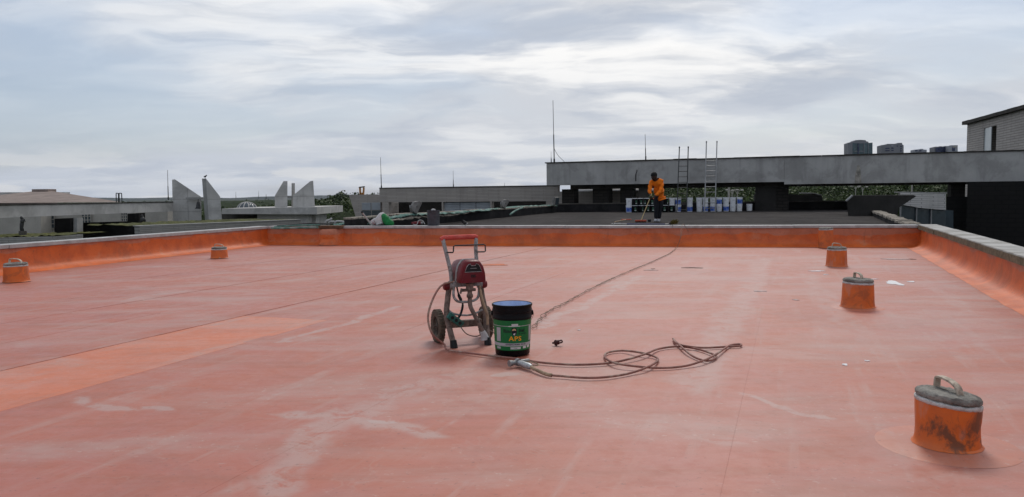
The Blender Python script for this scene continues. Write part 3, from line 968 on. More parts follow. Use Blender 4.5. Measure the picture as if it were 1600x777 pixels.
# ---- long wall with mossy top in front of the monument
wa, wb = (-18.574, 38, -0.128), (-12.726, 46, 0.098)
r = thing('garden_wall', 'long pale block wall with a mossy top below the bell fins', 'wall', (wa[0], wa[1], -12))
zt = 0.0
MT['wall_block'] = brick_mat('pale_block', 55, (0.34, 0.325, 0.30), (0.29, 0.28, 0.26), (0.20, 0.195, 0.18), 1.2, 0.09, 0.012)
k = MB()
k.wallrun(wa, wb, -4, -0.13, 0.5)
k.build('wall', 'wall_block', r)
k = MB()
k.wallrun((wa[0] - .03, wa[1] - .05), (wb[0] + .03, wb[1] - .05), -0.127, -0.09, 0.55)
k.build('coping', 'concrete', r)
k = MB()
d_ = (V2(wb) - V2(wa))
nn_ = Vector((-d_.y, d_.x)).normalized()
cols, rows = 60, 8
vs, fs = [], []
for i in range(cols + 1):
    for j in range(rows + 1):
        p = V2(wa) + d_ * (i / cols) + nn_ * (0.5 + 5.0 * j / rows)
        vs.append((p.x, p.y, -0.12 + 0.0 * (j / rows) + random.uniform(-0.05, 0.05)))
for i in range(cols):
    for j in range(rows):
        q = i * (rows + 1) + j
        fs.append((q, q + rows + 1, q + rows + 2, q + 1))
k.add(vs, fs)
tag(k.build('planting_bed', 'moss'), kind='stuff')

MT['deep_shade'] = mat('shade_black_concrete', (0.014, 0.013, 0.0125), 0.95, 0.3, 2, 0.2, spec=0.1)  # concrete coloured near black to carry the shade under the pavilion roof
# ---- left pavilion: beam, columns, hipped roof behind
PA, PB = V2((-26.863, 36, 0.767)), V2((-23.975, 54, 0.717))
pd = (PB - PA).normalized()
pn = Vector((-pd.y, pd.x))
r = thing('pavilion', 'pale concrete pavilion on the left with a long beam over dark columns', 'building', (*PA, -12))
k = MB()
k.wallrun(PA, PB, 0.34, 0.97, 0.5)
k.build('beam', 'panel', r)
k = MB()
k.wallrun(PA - pn * 0.05, PB - pn * 0.05, 0.973, 1.03, 0.7)
k.build('roof_edge', 'dark_edge', r)
k = MB()
k.wallrun(PA + pn * 0.51, PB + pn * 0.51, 0.55, 0.9, 6)
k.build('slab', 'dark_concrete', r)
for pts, dep, m_ in (([(-25.799, 43, 0.175), (-24.895, 43, 0.201), (-25.004, 43, -1.935), (-25.909, 43, -1.925)], 0.8, 'deep_shade'), ([(-25.068, 43.3, 0.194), (-24.686, 43.3, 0.208), (-24.795, 43.3, -1.961), (-25.178, 43.3, -1.957)], 0.6, 'concrete'),
                     ([(-27.402, 48, -0.227), (-24.173, 48, -0.16), (-24.254, 48, -1.938), (-27.487, 48, -1.904)], 0.4, 'deep_shade'), ([(-23.436, 46.5, 0.333), (-22.731, 46.5, 0.384), (-22.831, 46.5, -1.845), (-23.535, 46.5, -1.838)], 0.8, 'deep_shade'),
                     ([(-22.03, 45, -0.305), (-20.703, 45, -0.244), (-20.768, 45, -1.759), (-22.094, 45, -1.745)], 0.5, 'wall_block')):
    k = MB()
    k.prism(pts, (0, dep, 0))
    k.build('column' if dep > 0.55 else 'wall', m_, r)

r = thing('house', 'cream plastered house with white grid windows seen under the pavilion beam', 'building', ((-36.426, 62, -0.465)[0], 62, -12))
for pts, dep in (([(-43.247, 60, 0.681), (-37.01, 60, 0.616), (-37.159, 60, -2.157), (-43.417, 60, -2.091)], 5), ([(-37.935, 61.5, 0.6), (-30.406, 61.5, 0.521), (-30.534, 61.5, -2.321), (-38.088, 61.5, -2.242)], 5), ([(-29.316, 60.5, 0.222), (-27.284, 60.5, 0.252), (-27.391, 60.5, -2.291), (-29.427, 60.5, -2.27)], 3)):
    k = MB()
    k.prism(pts, (0, dep, 0))
    k.build('wall', 'cream', r)


def grid_window(parent, x0, x1, z0, z1, Y, nx, nz):
    k_ = MB()
    k_.prism([(x0, Y, z0), (x1, Y, z0), (x1, Y, z1), (x0, Y, z1)], (0, 0.06, 0))
    w_ = k_.build('window', 'glass', parent)
    for i in range(nx + 1):
        k_ = MB()
        x = x0 + (x1 - x0) * i / nx
        k_.box((x, Y - 0.035, (z0 + z1) / 2), (0.06, 0.05, z1 - z0 + 0.06))
        k_.build('glazing_bar', 'cream', w_)
    for i in range(nz + 1):
        k_ = MB()
        z = z0 + (z1 - z0) * i / nz
        k_.box(((x0 + x1) / 2, Y - 0.032, z), (x1 - x0, 0.05, 0.05))
        k_.build('glazing_bar', 'cream', w_)


for (pa, pb, Y) in (((-37.704, 61.4, -1.05), (-36.822, 61.4, 0.024), 61.4), ((-34.643, 61.4, -0.721), (-33.875, 61.4, 0.199), 61.4), ((-31.436, 61.4, -0.548), (-30.939, 61.4, 0.168), 61.4)):
    grid_window(r, pa[0], pb[0], pa[2], pb[2], Y, 3, 3)

r = thing('hipped_roof_building', 'low brown hipped roof with a ridge vent rising behind the left pavilion', 'building', ((-48.89, 80, 1.404)[0], 84, -12))
k = MB()
b0 = [(-60.115, 78, 1.008), (-39.844, 78, 0.927)]
ap = [(-55.859, 90, 2.297), (-54.201, 90, 2.28)]
y2 = 104
k.add([b0[0], b0[1], (b0[1][0] * y2 / 78 - 1.0, y2, b0[1][2]), (b0[0][0] * y2 / 78, y2, b0[0][2]), ap[0], ap[1]],
      [(0, 1, 5, 4), (1, 2, 5), (2, 3, 4, 5), (3, 0, 4)])
k.build('roof', 'roof_brown', r)
k = MB()
c = (-55.027, 90, 2.341)
k.box((c[0], 90, c[2] - 0.2), (1.9, 1.6, 0.7))
k.build('ridge_vent', 'roof_brown', r)
k = MB()
k.box(((b0[0][0] + b0[1][0]) / 2 - 4, 86, b0[0][2] - 4.2), (abs(b0[1][0] - b0[0][0]) - 1.0, 10, 8.0))
k.build('wall', 'cream', r)
r = thing('roof_slab', 'pale flat roof edge behind the hipped roof at the far left', 'roof', ((-64.391, 95, 2.055)[0], 112, -12))
k = MB()
k.prism([(-88.091, 112, 2.513), (-72.431, 112, 2.387), (-69.334, 112, 2.392), (-69.349, 112, 2.13), (-72.451, 112, 2.022), (-88.122, 112, 2.046)], (0, 8, 0))
k.build('slab', 'panel', r)
k = MB()
k.prism([(-89.677, 114, 2.345), (-70.778, 114, 2.148), (-70.918, 114, -0.427), (-89.846, 114, -0.229)], (0, 5, 0))
k.build('wall', 'roof_brown', r)

r = thing('planter_wall', 'low pale wall with grassy planter top at the far left', 'wall', ((-21.735, 34, -0.53)[0], 36, -12))
k = MB()
k.prism([(-26.947, 36, -0.563), (-21.612, 36, -0.483), (-21.677, 36, -1.713), (-27.016, 36, -1.657)], (0.5, 1.4, 0))
k.build('wall', 'wall_block', r)
pp = [(-26.946, 36, -0.551), (-21.612, 36, -0.471)]
k = MB()
vs, fs = [], []
for i in range(49):
    for j in range(6):
        f = i / 48
        vs.append((pp[0][0] + (pp[1][0] - pp[0][0]) * f + j * 0.1, 36.1 + j * 0.75, pp[0][2] + (pp[1][2] - pp[0][2]) * f + 0.01 + random.uniform(-0.05, 0.06)))
for i in range(48):
    for j in range(5):
        q = i * 6 + j
        fs.append((q, q + 6, q + 7, q + 1))
k.add(vs, fs)
tag(k.build('planter_grass', 'moss'), kind='stuff')

# dark bronze figure on the planter
c = (-24.413, 38, -0.322)
r = thing('statue', 'small dark bronze statue with raised arm standing on the planter', 'statue', c)
k = MB()
k.tube([(c[0] - .02, c[1], c[2]), (c[0] - .05, c[1], c[2] + .2), (c[0] - .02, c[1], c[2] + .38), (c[0], c[1], c[2] + .46)], [.10, .085, .10, .07], 10)
k.tube([(c[0], c[1], c[2] + .42), (c[0] + .01, c[1], c[2] + .52), (c[0] - .03, c[1], c[2] + .63)], [.085, .10, .045], 10)
k.tube([(c[0] + .08, c[1], c[2] + .58), (c[0] + .15, c[1], c[2] + .50), (c[0] + .12, c[1], c[2] + .60), (c[0] + .02, c[1], c[2] + .68)], [.035, .03, .03, .03], 8)
k.lathe([(0.001, -0.08), (0.05, -0.055), (0.062, 0), (0.05, 0.055), (0.001, 0.08)], 12, (c[0] - .03, c[1], c[2] + .69))
k.build('figure', 'dark_steel', r, smooth='all')
k = MB()
k.lathe([(0.001, 0.03), (0.17, 0.03), (0.18, -0.05), (0.18, -0.4)], 14, c)
k.build('plinth', 'dark_concrete', r)
c = (-22.272, 46, 0.005)
r = thing('statue', 'dark seated bronze figure in front of the cream house', 'statue', c)
k = MB()
k.tube([(c[0], c[1], c[2] - .15), (c[0], c[1], c[2] + .02), (c[0] - .03, c[1], c[2] + .16)], [.13, .14, .06], 10)
k.tube([(c[0], c[1], c[2] + .0), (c[0] + .14, c[1] - .05, c[2] + .06), (c[0] + .18, c[1] - .05, c[2] - .14)], [.06, .05, .045], 8)
k.lathe([(0.001, -0.08), (0.06, -0.05), (0.07, 0), (0.05, 0.06), (0.001, 0.08)], 12, (c[0] - .03, c[1], c[2] + .22))
k.build('figure', 'dark_steel', r, smooth='all')

# ---- brick penthouse above the right end of the beam
QA, QB = V2((35.666, 60, 4.111)), V2((30.934, 42, 3.191))
qd = (QB - QA).normalized()
qn = Vector((-qd.y, qd.x))
r = thing('penthouse', 'taupe brick penthouse with sloping dark roof edge above the right end of the beam', 'building', (*QA, 0))
MT['pent_brick'] = brick_mat('penthouse_brick', math.degrees(math.atan2(qd.y, qd.x)), (0.46, 0.42, 0.39), (0.40, 0.37, 0.345), (0.24, 0.22, 0.20), 1.4, 0.17, 0.024)
qL = (QB - QA).length
zt = 6.35
s1, s2, s3 = qL * 0.205, qL * 0.29, qL * 0.345
zw0, zw1 = 3.6, 5.45
k = MB()
k.wallrun(QA, QA + qd * s1, -6, zt, 5)
k.build('wall', 'pent_brick', r)
k = MB()
k.wallrun(QA + qd * (s3 + .004), QB, -6, zt, 5)
k.build('wall', 'pent_brick', r)
k = MB()
k.wallrun(QA + qd * (s1 + .004), QA + qd * s3, zw1 + .3, zt - .003, 0.5)
k.build('lintel', 'pent_brick', r)
k = MB()
k.wallrun(QA + qd * (s1 + .004) + qn * 0.02, QA + qd * s2, -6, zw0, 0.5)
k.build('wall', 'cream', r)
k = MB()
k.wallrun(QA + qd * (s1 + .004) + qn * 0.06, QA + qd * s2, zw0 + .002, zw1 + .298, 0.05)
k.build('window', mat('pale_pane', (0.42, 0.47, 0.48), 0.2, 0.1, 1, 0), r)
k = MB()
k.wallrun(QA + qd * s2 + qn * 0.3, QA + qd * s3 + qn * 0.3, -6, zw1 + .297, 0.2)
k.build('doorway', 'dark_hole', r)
for (f0, f1) in [(i / 12, (i + 1) / 12) for i in range(12)]:
    k = MB()
    a, b2 = QA + qd * (-0.3 + (qL + .3) * f0), QA + qd * (-0.3 + (qL + .3) * f1 - 0.008)
    a, b2 = a - qn * 0.3, b2 - qn * 0.3
    k.wallrun(a, b2, zt + 0.003, zt + 0.24 + random.uniform(-.02, .03), 5.6)
    k.build('roof_slab', 'dark_edge', r)

# ---- right side, beyond the parapet
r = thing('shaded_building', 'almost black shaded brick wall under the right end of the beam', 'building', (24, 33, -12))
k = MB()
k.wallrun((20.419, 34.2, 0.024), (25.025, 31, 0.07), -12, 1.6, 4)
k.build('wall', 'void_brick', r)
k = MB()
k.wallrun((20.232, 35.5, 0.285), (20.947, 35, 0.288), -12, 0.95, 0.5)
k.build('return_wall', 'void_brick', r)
k = MB()
k.wallrun((15.138, 30, 0.203), (20.989, 26, 0.26), -12, -6.0, 12)
k.build('yard_floor', 'dark_concrete', r)

r = thing('white_brick_annex', 'low white brick annex with dark glazing below its band, right of the roofs', 'building', ((17.746, 33, 0.641)[0], 33, -12))
an0, an1 = (16.735, 33, 1.204), (18.216, 32, 1.104)
MT['white_brick'] = brick_mat('white_brick', -24, (0.60, 0.575, 0.55), (0.52, 0.50, 0.48), (0.22, 0.21, 0.2), 0.9, 0.085, 0.012)
k = MB()
k.prism([(16.805, 33, 1.162), (18.785, 33, 1.1), (18.806, 33, 0.395), (17.75, 33, 0.489), (16.887, 33, 0.65)], (0.5, 1.2, 0))
k.build('band', 'white_brick', r)
k = MB()
k.prism([(16.92, 33.2, 0.619), (18.921, 33.2, 0.362), (18.962, 33.2, -1.05), (16.962, 33.2, -1.029)], (0.5, 0.3, 0))
k.build('glazing', 'glass', r)
for x in (1407, 1432, 1455):
    k = MB()
    k.prism([((16.883, 33.1, 0.649)[0] + (x - 1407) * 33.1 / 1190 + dx, 33.1, z) for dx, z in ((0, 0.72), (0.045, 0.72), (0.045, -1.2), (0, -1.2))], (0, 0.08, 0))
    k.build('mullion', 'alu', r)
k = MB()
k.prism([(16.734, 33, 1.215), (18.839, 33, 1.154), (18.84, 33, 1.105), (16.735, 33, 1.168)], (0.5, 1.4, 0))
k.build('roof_edge', 'concrete', r)

r = thing('awning', 'dark wedge shaped awning beside the rubble parapet on the right', 'awning', (13.653, 29, 0.492))
k = MB()
k.prism([(12.934, 29, 1.095), (15.293, 29, 1.082), (15.391, 29, 1.045), (15.344, 29, 1.009), (14.745, 29, 0.614), (14.636, 29, 0.116), (12.832, 29, 0.135), (12.743, 29, 0.89)], (0.6, 1.3, 0))
k.build('hood', 'dark_hole', r)
k = MB()
k.tube([(12.631, 28.8, 0.881), (12.869, 28.8, 1.095)], 0.04, 6)
k.build('edge_bar', 'alu', r)
r = thing('low_roof', 'small dark flat roof with a pale ridge flashing behind the dark roof', 'roof', ((16.896, 44, 0.803)[0], 44, -12))
k = MB()
k.prism([(15.858, 44, 1.138), (17.889, 44, 1.032), (17.97, 44, 0.645), (15.865, 44, 0.667)], (0, 6, 0))
k.build('wall', 'dark_hole', r)
k = MB()
k.add([(17.296, 44, 1.197), (17.848, 43.9, 1.066), (17.848, 43.9, 1.037), (17.296, 44, 1.167)] + [tuple(Vector(p) + Vector((0.4, 3, 0))) for p in ((17.296, 44, 1.197), (17.848, 43.9, 1.066), (17.848, 43.9, 1.037), (17.296, 44, 1.167))],
      [(0, 1, 2, 3), (4, 5, 6, 7), (0, 1, 5, 4), (1, 2, 6, 5), (2, 3, 7, 6), (3, 0, 4, 7)])
k.build('ridge_flashing', 'panel', r)

# ---- lamps and poles beyond
def lamp(px_top, label, arms, h=3.0):
    b_ = Vector(px_top)
    r_ = thing('street_lamp', label, 'street lamp', (b_.x, b_.y, -12), group='white street lamps beyond the roofs')
    k_ = MB()
    k_.tube([(b_.x, b_.y, -12), (b_.x, b_.y, b_.z)], 0.05, 8)
    k_.build('pole', 'cream', r_)
    for sx in arms:
        k_ = MB()
        k_.tube(spline([(b_.x, b_.y, b_.z - 0.5), (b_.x + sx * 0.3, b_.y, b_.z + 0.1), (b_.x + sx * 0.55, b_.y, b_.z + 0.12)], 5), 0.025, 6)
        a_ = k_.build('arm', 'cream', r_)
        k_ = MB()
        k_.lathe([(0.001, 0.08), (0.12, 0.04), (0.16, -0.06), (0.001, -0.08)], 10, (b_.x + sx * 0.6, b_.y, b_.z + 0.1), sx=1.4)
        k_.build('lamp_head', 'cream', a_)


lamp((49.586, 110, 1.897), 'white street lamp with two curved arms, left of the pair seen under the beam', (-1, 1))
lamp((51.522, 112, 1.804), 'white street lamp with two curved arms, right of the pair seen under the beam', (-1, 1))
lamp((26.018, 90, 1.48), 'white street lamp with a short arm seen above the stacked white pails', (-1, 1))
lamp((28.101, 95, 1.446), 'white street lamp just right of another above the stacked white pails', (-1, 1))
p = (17.089, 60, 1.857)
r = thing('pole', 'plain pale pole standing under the beam above the white pails', 'pole', (p[0], p[1], -12))
k = MB()
k.tube([(p[0], p[1], -12), p], 0.09, 8)
k.build('shaft', 'cream', r)
p = (52.447, 100, 2.011)
r = thing('pole', 'plain grey pole among the trees seen under the beam at right', 'pole', (p[0], p[1], -12))
k = MB()
k.tube([(p[0], p[1], -12), p], 0.09, 8)
k.build('shaft', 'cream', r)

# ---- skyline towers
def tower(label, px_pts, Y, dep, m_, extra):
    pts = px_pts
    r_ = thing('tower_block', label, 'tower', (pts[0][0], Y, -12), group='far tower blocks')
    k_ = MB()
    k_.prism(pts, (dep * 0.25, dep, 0))
    k_.build('wall', m_, r_)
    for (nm, q, e, mm) in extra:
        k_ = MB()
        k_.prism(q, e)
        k_.build(nm, mm, r_)


MT['tower_grey'] = mat('tower_concrete', (0.20, 0.20, 0.215), 0.8, 0.1, 0.05, 0.0)
MT['tower_glass'] = mat('tower_glass', (0.05, 0.095, 0.11), 0.25, 0.3, 0.08, 0.0, spec=0.5)
MT['tower_blue'] = mat('tower_blue_glass', (0.012, 0.022, 0.075), 0.3, 0.3, 0.08, 0.0, spec=0.5)
MT['tower_pale'] = mat('tower_pale', (0.33, 0.34, 0.37), 0.8, 0.1, 0.05, 0.0)
tower('far tower with teal curtain glass and a stepped crown above the beam', [(307.682, 700, 45.51), (311.76, 700, 46.048), (312.858, 700, -6.315), (308.747, 700, -6.272)], 700, 20, 'tower_grey', [
    ('curtain_wall', [(311.777, 700, 45.236), (317.041, 700, 44.949), (318.145, 700, -6.37), (314.033, 700, -6.327)], (4, 20, 0), 'tower_glass'),
    ('curtain_wall', [(317.333, 700, 44.946), (322.301, 700, 44.894), (323.431, 700, -6.425), (318.439, 700, -6.373)], (4, 20, 0), 'tower_glass'),
    ('curtain_wall', [(322.593, 700, 44.891), (330.118, 700, 45.393), (331.303, 700, -6.508), (323.725, 700, -6.428)], (2, 20, 0), 'tower_glass'),
    ('spandrel', [(312.582, 699.5, 38.001), (321.932, 699.5, 37.904), (321.944, 699.5, 37.324), (312.594, 699.5, 37.421)], (0, 0.4, 0), 'tower_grey'),
    ('mullion', [(316.302, 699.4, 44.916), (317.645, 699.4, 44.902), (318.166, 699.4, -6.367), (316.698, 699.4, -6.351)], (0, 0.4, 0), 'tower_blue'),
    ('mullion', [(321.849, 699.4, 44.859), (322.375, 699.4, 44.853), (323.506, 699.4, -6.422), (322.978, 699.4, -6.417)], (0, 0.4, 0), 'tower_grey'),
    ('mullion', [(325.761, 699.4, 44.818), (326.111, 699.4, 44.814), (327.263, 699.4, -6.462), (326.91, 699.4, -6.458)], (0, 0.4, 0), 'tower_grey'),
    ('crown', [(311.906, 701, 46.463), (314.233, 701, 47.078), (314.802, 701, 47.827), (319.182, 701, 48.129), (324.162, 701, 47.729), (324.77, 701, 46.678), (326.826, 701, 46.308), (326.86, 701, 44.798), (311.937, 701, 44.953)], (3, 16, 0), 'tower_grey')])
tower('far grey tower block with two columns of dark windows above the beam', [(347.78, 720, 44.182), (352.576, 720, 44.729), (353.162, 720, 45.319), (360.974, 720, 45.358), (363.359, 720, 46.108), (367.263, 720, 46.187), (367.605, 720, 44.573), (368.823, 720, 43.963), (370.133, 720, -7.036), (348.986, 720, -6.815)], 720, 18, 'tower_grey', [
] + [('window', q, (0, 0.3, 0), 'tower_blue') for q in (
        [(351.554, 719.6, 41.551), (355.457, 719.6, 41.69), (355.48, 719.6, 40.734), (351.579, 719.6, 40.536)], [(351.608, 719.6, 39.342), (355.512, 719.6, 39.421), (355.532, 719.6, 38.585), (351.628, 719.6, 38.506)],
        [(357.26, 719.6, 41.671), (359.243, 719.6, 41.65), (359.265, 719.6, 40.755), (357.282, 719.6, 40.775)], [(357.311, 719.6, 39.581), (359.295, 719.6, 39.561), (359.317, 719.6, 38.665), (357.333, 719.6, 38.685)],
        [(365.628, 719.6, 43.374), (366.83, 719.6, 43.361), (366.861, 719.6, 42.168), (365.659, 719.6, 42.18)], [(365.682, 719.6, 41.285), (366.884, 719.6, 41.272), (366.914, 719.6, 40.078), (365.712, 719.6, 40.091)], [(365.735, 719.6, 39.195), (366.937, 719.6, 39.183), (366.967, 719.6, 37.988), (365.765, 719.6, 38)],
        [(362.316, 719.6, 43.707), (362.977, 719.6, 43.7), (363.007, 719.6, 42.506), (362.346, 719.6, 42.513)])] + [('plant_room', [(356.907, 719.6, 43.823), (358.766, 719.6, 43.922), (358.793, 719.6, 42.848), (356.93, 719.6, 42.868)], (0, 0.3, 0), 'tower_pale')])
tower('very small low grey block between the far towers', [(400.219, 760, 41.811), (405.288, 760, 42.136), (405.913, 760, 42.508), (408.452, 760, 42.482), (409.104, 760, 41.844), (412.286, 760, 41.559), (413.657, 760, -7.736), (401.539, 760, -7.61)], 760, 15, 'tower_pale', [
    ('window', [(400.977, 759.6, 41.149), (403.198, 759.6, 41.126), (403.224, 759.6, 40.18), (401.003, 759.6, 40.203)], (0, 0.3, 0), 'tower_blue'), ('window', [(404.468, 759.6, 41.113), (407.006, 759.6, 41.086), (407.032, 759.6, 40.141), (404.493, 759.6, 40.167)], (0, 0.3, 0), 'tower_blue')])
tower('far dark blue glass tower with jagged top above the beam', [(408.472, 740, 43.003), (410.003, 740, 43.478), (412.479, 740, 43.33), (414.319, 740, 43.801), (416.798, 740, 43.53), (420.797, 740, 44.102), (422.521, 740, -7.706), (409.914, 740, -7.575)], 740, 15, 'tower_grey', [
    ('curtain_wall', [(409.767, 739.5, 42.039), (412.221, 739.5, 42.565), (416.534, 739.5, 42.888), (420.462, 739.5, 43.706), (421.988, 739.5, -7.698), (411.188, 739.5, -7.585)], (0, 0.4, 0), 'tower_blue')])
tower('far pale tower with a blue window field, rightmost before the penthouse', [(416.943, 730, 43.383), (418.449, 730, 43.972), (425.454, 730, 44.081), (427.105, 730, -7.693), (418.159, 730, -7.599)], 730, 15, 'tower_pale', [
    ('window', [(420.06, 729.5, 41.625), (422.802, 729.5, 41.596), (422.894, 729.5, 38.569), (420.151, 729.5, 38.598)], (0, 0.4, 0), 'tower_blue'),
    ('opening', [(420.567, 729.4, 43.065), (424.215, 729.4, 43.269), (423.951, 729.4, 41.941), (420.79, 729.4, 41.732)], (0, 0.4, 0), 'cream')])
p = (-112.329, 500, 3.329)
r = thing('hilltop_house', 'tiny grey house on the wooded hilltop left of the taupe building', 'building', (p[0], 500, -12))
k = MB()
k.prism([(-114.859, 500, 2.728), (-114.842, 500, 3.397), (-113.078, 500, 3.545), (-113.053, 500, 4.464), (-111.755, 500, 4.451), (-111.779, 500, 3.532), (-109.188, 500, 3.254), (-109.225, 500, 1.833), (-114.882, 500, 1.892)], (0, 6, 0))
k.build('wall', 'tower_grey', r)

# ---- far blue hills
k = MB()
vs, fs = [], []
N = 160
for i in range(N + 1):
    x = -7600 + 15200 * i / N
    h = 9 + 7 * math.sin(i * 0.21) + 6 * math.sin(i * 0.53 + 1) + random.uniform(-2, 2) - max(0, (x + 2000) / 7000) * 6
    vs += [(x, 6100, -11.9), (x, 6400 + 200 * math.sin(i * .3), h * 0.7), (x, 7200, h), (x, 8000, -11.9)]
for i in range(N):
    for j in range(3):
        q = i * 4 + j
        fs.append((q, q + 4, q + 5, q + 1))
k.add(vs, fs)
MT['hills'] = mat('far_wooded_hills', (0.02, 0.03, 0.024), 1.0, 0.3, 0.004, 0.0)
tag(k.build('hills', 'hills', smooth='all'), kind='structure')

# ---- woods: one mass of crowns made of leaf clumps
def canopy(az, rr):
    """height of the closed leaf canopy: a wooded rise to the right, a gentle one left of the block building"""
    d = math.degrees(az)
    right = max(0.0, min(1.0, (d - 4) / 5))
    left = max(0.0, min(1.0, (d + 17.5) / 5)) * max(0.0, min(1.0, (4 - d) / 5))
    near = max(0.0, min(1.0, (rr - 90) / 170))
    fade = max(0.0, 1 - max(0.0, rr - 450) / 500)
    z = -5.5 + (1.5 if rr > 900 else 0)
    z += right * fade * near * (7.2 + 0.012 * rr) + left * fade * near * (4.6 + 0.006 * rr)
    return z


def woods():
    vs_, seeds = [], []
    trees = []
    def zone(n, az0, az1, r0, r1, base, hmin, hmax):
        for _ in range(n):
            az = RAD(rng.uniform(az0, az1))
            rr = math.sqrt(rng.uniform(r0 * r0, r1 * r1)) if r1 / r0 < 2.2 else math.exp(rng.uniform(math.log(r0), math.log(r1)))
            trees.append((rr * math.sin(az), rr * math.cos(az), base(az, rr), rng.uniform(hmin, hmax)))
    flat = lambda az, rr: -12.0
    zone(700, 6, 33, 140, 420, lambda az, rr: canopy(az, rr) - 6.5, 6.0, 9.5)
    zone(560, -24, -7, 190, 520, lambda az, rr: canopy(az, rr) - 6.5, 5.5, 8.5)
    zone(500, -36, 34, 420, 2600, lambda az, rr: canopy(az, rr) - 6.5, 5.0, 8.0)
    P_, Q_ = [], []
    for (x, y, zb, h) in trees:
        dist = math.hypot(x, y)
        n = int(np.clip(60000 / dist, 50, 360))
        R_ = h * rng.uniform(0.36, 0.5)
        lobes = rng.normal(0, 0.42, (7, 3)) * R_ * np.array([1, 1, 0.7]) + np.array([0, 0, h - R_])
        ids = rng.integers(0, 7, n)
        d = rng.normal(0, 1, (n, 3))
        d /= np.linalg.norm(d, axis=1)[:, None]
        rad = R_ * 0.55 * rng.uniform(0.55, 1.05, n) ** 0.5
        c = lobes[ids] + d * rad[:, None]
        c += np.array([x, y, zb])
        s = np.clip(0.36 * dist / 110, 0.4, 2.0) * rng.uniform(0.6, 1.3, n)
        a = rng.normal(0, 1, (n, 3))
        u = np.cross(a, d)
        u /= np.linalg.norm(u, axis=1)[:, None] + 1e-9
        w2 = np.cross(d + rng.normal(0, 0.5, (n, 3)), u)
        w2 /= np.linalg.norm(w2, axis=1)[:, None] + 1e-9
        q = np.stack([c - u * s[:, None] * .5, c + w2 * s[:, None] * .35, c + u * s[:, None] * .5, c - w2 * s[:, None] * .35], 1)
        P_.append(q.reshape(-1, 3))
        # trunk as a slim upright wedge pair
        t = 0.18
        Q_.append(np.array([[x - t, y, zb], [x + t, y, zb], [x + t * .4, y, zb + h * .7], [x - t * .4, y, zb + h * .7],
                            [x, y - t, zb], [x, y + t, zb], [x, y + t * .4, zb + h * .7], [x, y - t * .4, zb + h * .7]]))
    A_ = np.concatenate(P_ + Q_)
    nq = len(A_) // 4
    me = bpy.data.meshes.new('woods')
    me.vertices.add(len(A_))
    me.vertices.foreach_set('co', A_.astype(np.float32).ravel())
    me.loops.add(nq * 4)
    me.loops.foreach_set('vertex_index', np.arange(nq * 4, dtype=np.int32))
    me.polygons.add(nq)
    me.polygons.foreach_set('loop_start', np.arange(0, nq * 4, 4, dtype=np.int32))
    me.update(calc_edges=True)
    me.validate()
    m, k_, b_ = new_mat('tree_leaves')
    co = k_.n('ShaderNodeNewGeometry').outputs['Position']
    n1 = k_.noise(co, 0.12, 4, 0.6)
    n2 = k_.noise(co, 1.3, 3, 0.6)
    c_ = k_.mix(k_.ramp(n1, 0.35, 0.65), (0.022, 0.038, 0.010), (0.050, 0.075, 0.016))
    c_ = k_.mix(k_.ramp(n2, 0.4, 0.75, 0, 0.25), c_, (0.075, 0.09, 0.02))
    k_.put(b_.inputs['Base Color'], c_)
    b_.inputs['Roughness'].default_value = 0.65
    b_.inputs['Specular IOR Level'].default_value = 0.2
    me.materials.append(m)
    o = bpy.data.objects.new('woods', me)
    COL.objects.link(o)
    tag(o, kind='stuff')


woods()
k = MB()        # undergrowth carpet below the crowns
vs, fs = [], []
NA, NR_ = 420, 120
for i in range(NA + 1):
    az = RAD(-40 + 80 * i / NA)
    for j in range(NR_ + 1):
        rr = 85 * (1700 / 85) ** (j / NR_)
        vs.append((rr * math.sin(az), rr * math.cos(az), (canopy(az, rr) - 1.2 + random.uniform(-0.9, 0.9)) if j else -12.2))
for i in range(NA):
    for j in range(NR_):
        q = i * (NR_ + 1) + j
        fs.append((q, q + NR_ + 1, q + NR_ + 2, q + 1))
k.add(vs, fs)
MT['canopy'] = mat('closed_leaf_canopy', (0.022, 0.034, 0.012), 1.0, 0.5, 0.25, 0.8, spec=0.05, bdist=0.6)
tag(k.build('undergrowth', 'canopy', smooth='all'), kind='stuff')

# ------------------------------------------------------------------ things on the roofs
MT['vent'] = band_mat('vent_coating', 9.0, low=(0.58, 0.135, 0.03))


def vent_mat(name, seed, pale=0.25, stain=0.35):
    m, k_, b_ = new_mat(name)
    co = k_.mapping(k_.n('ShaderNodeTexCoord').outputs['Object'], loc=(seed, seed * 1.7, 0))
    n1 = k_.noise(co, 6, 5, 0.6)
    c_ = k_.mix(k_.ramp(n1, 0.35, 0.65), (0.68, 0.145, 0.018), (0.55, 0.12, 0.025))
    n2 = k_.noise(k_.mapping(co, scale=(1, 1, 0.7)), 5.2, 7, 0.68, 0.5)
    c_ = k_.mix(k_.math('MULTIPLY', k_.ramp(n2, 0.50, 0.60), stain), c_, (0.085, 0.05, 0.032))
    n3 = k_.noise(k_.mapping(co, loc=(4, 2, 1), scale=(1, 1, 0.4)), 4.2, 5, 0.6)
    c_ = k_.mix(k_.math('MULTIPLY', k_.ramp(n3, 0.6, 0.66), pale), c_, (0.42, 0.33, 0.29))
    k_.put(b_.inputs['Base Color'], c_)
    b_.inputs['Roughness'].default_value = 0.55
    bn = k_.n('ShaderNodeBump')
    bn.inputs['Strength'].default_value = 0.4
    bn.inputs['Distance'].default_value = 0.01
    k_.put(bn.inputs['Height'], k_.math('ADD', n2, n1))
    k_.put(b_.inputs['Normal'], bn.outputs[0])
    return m


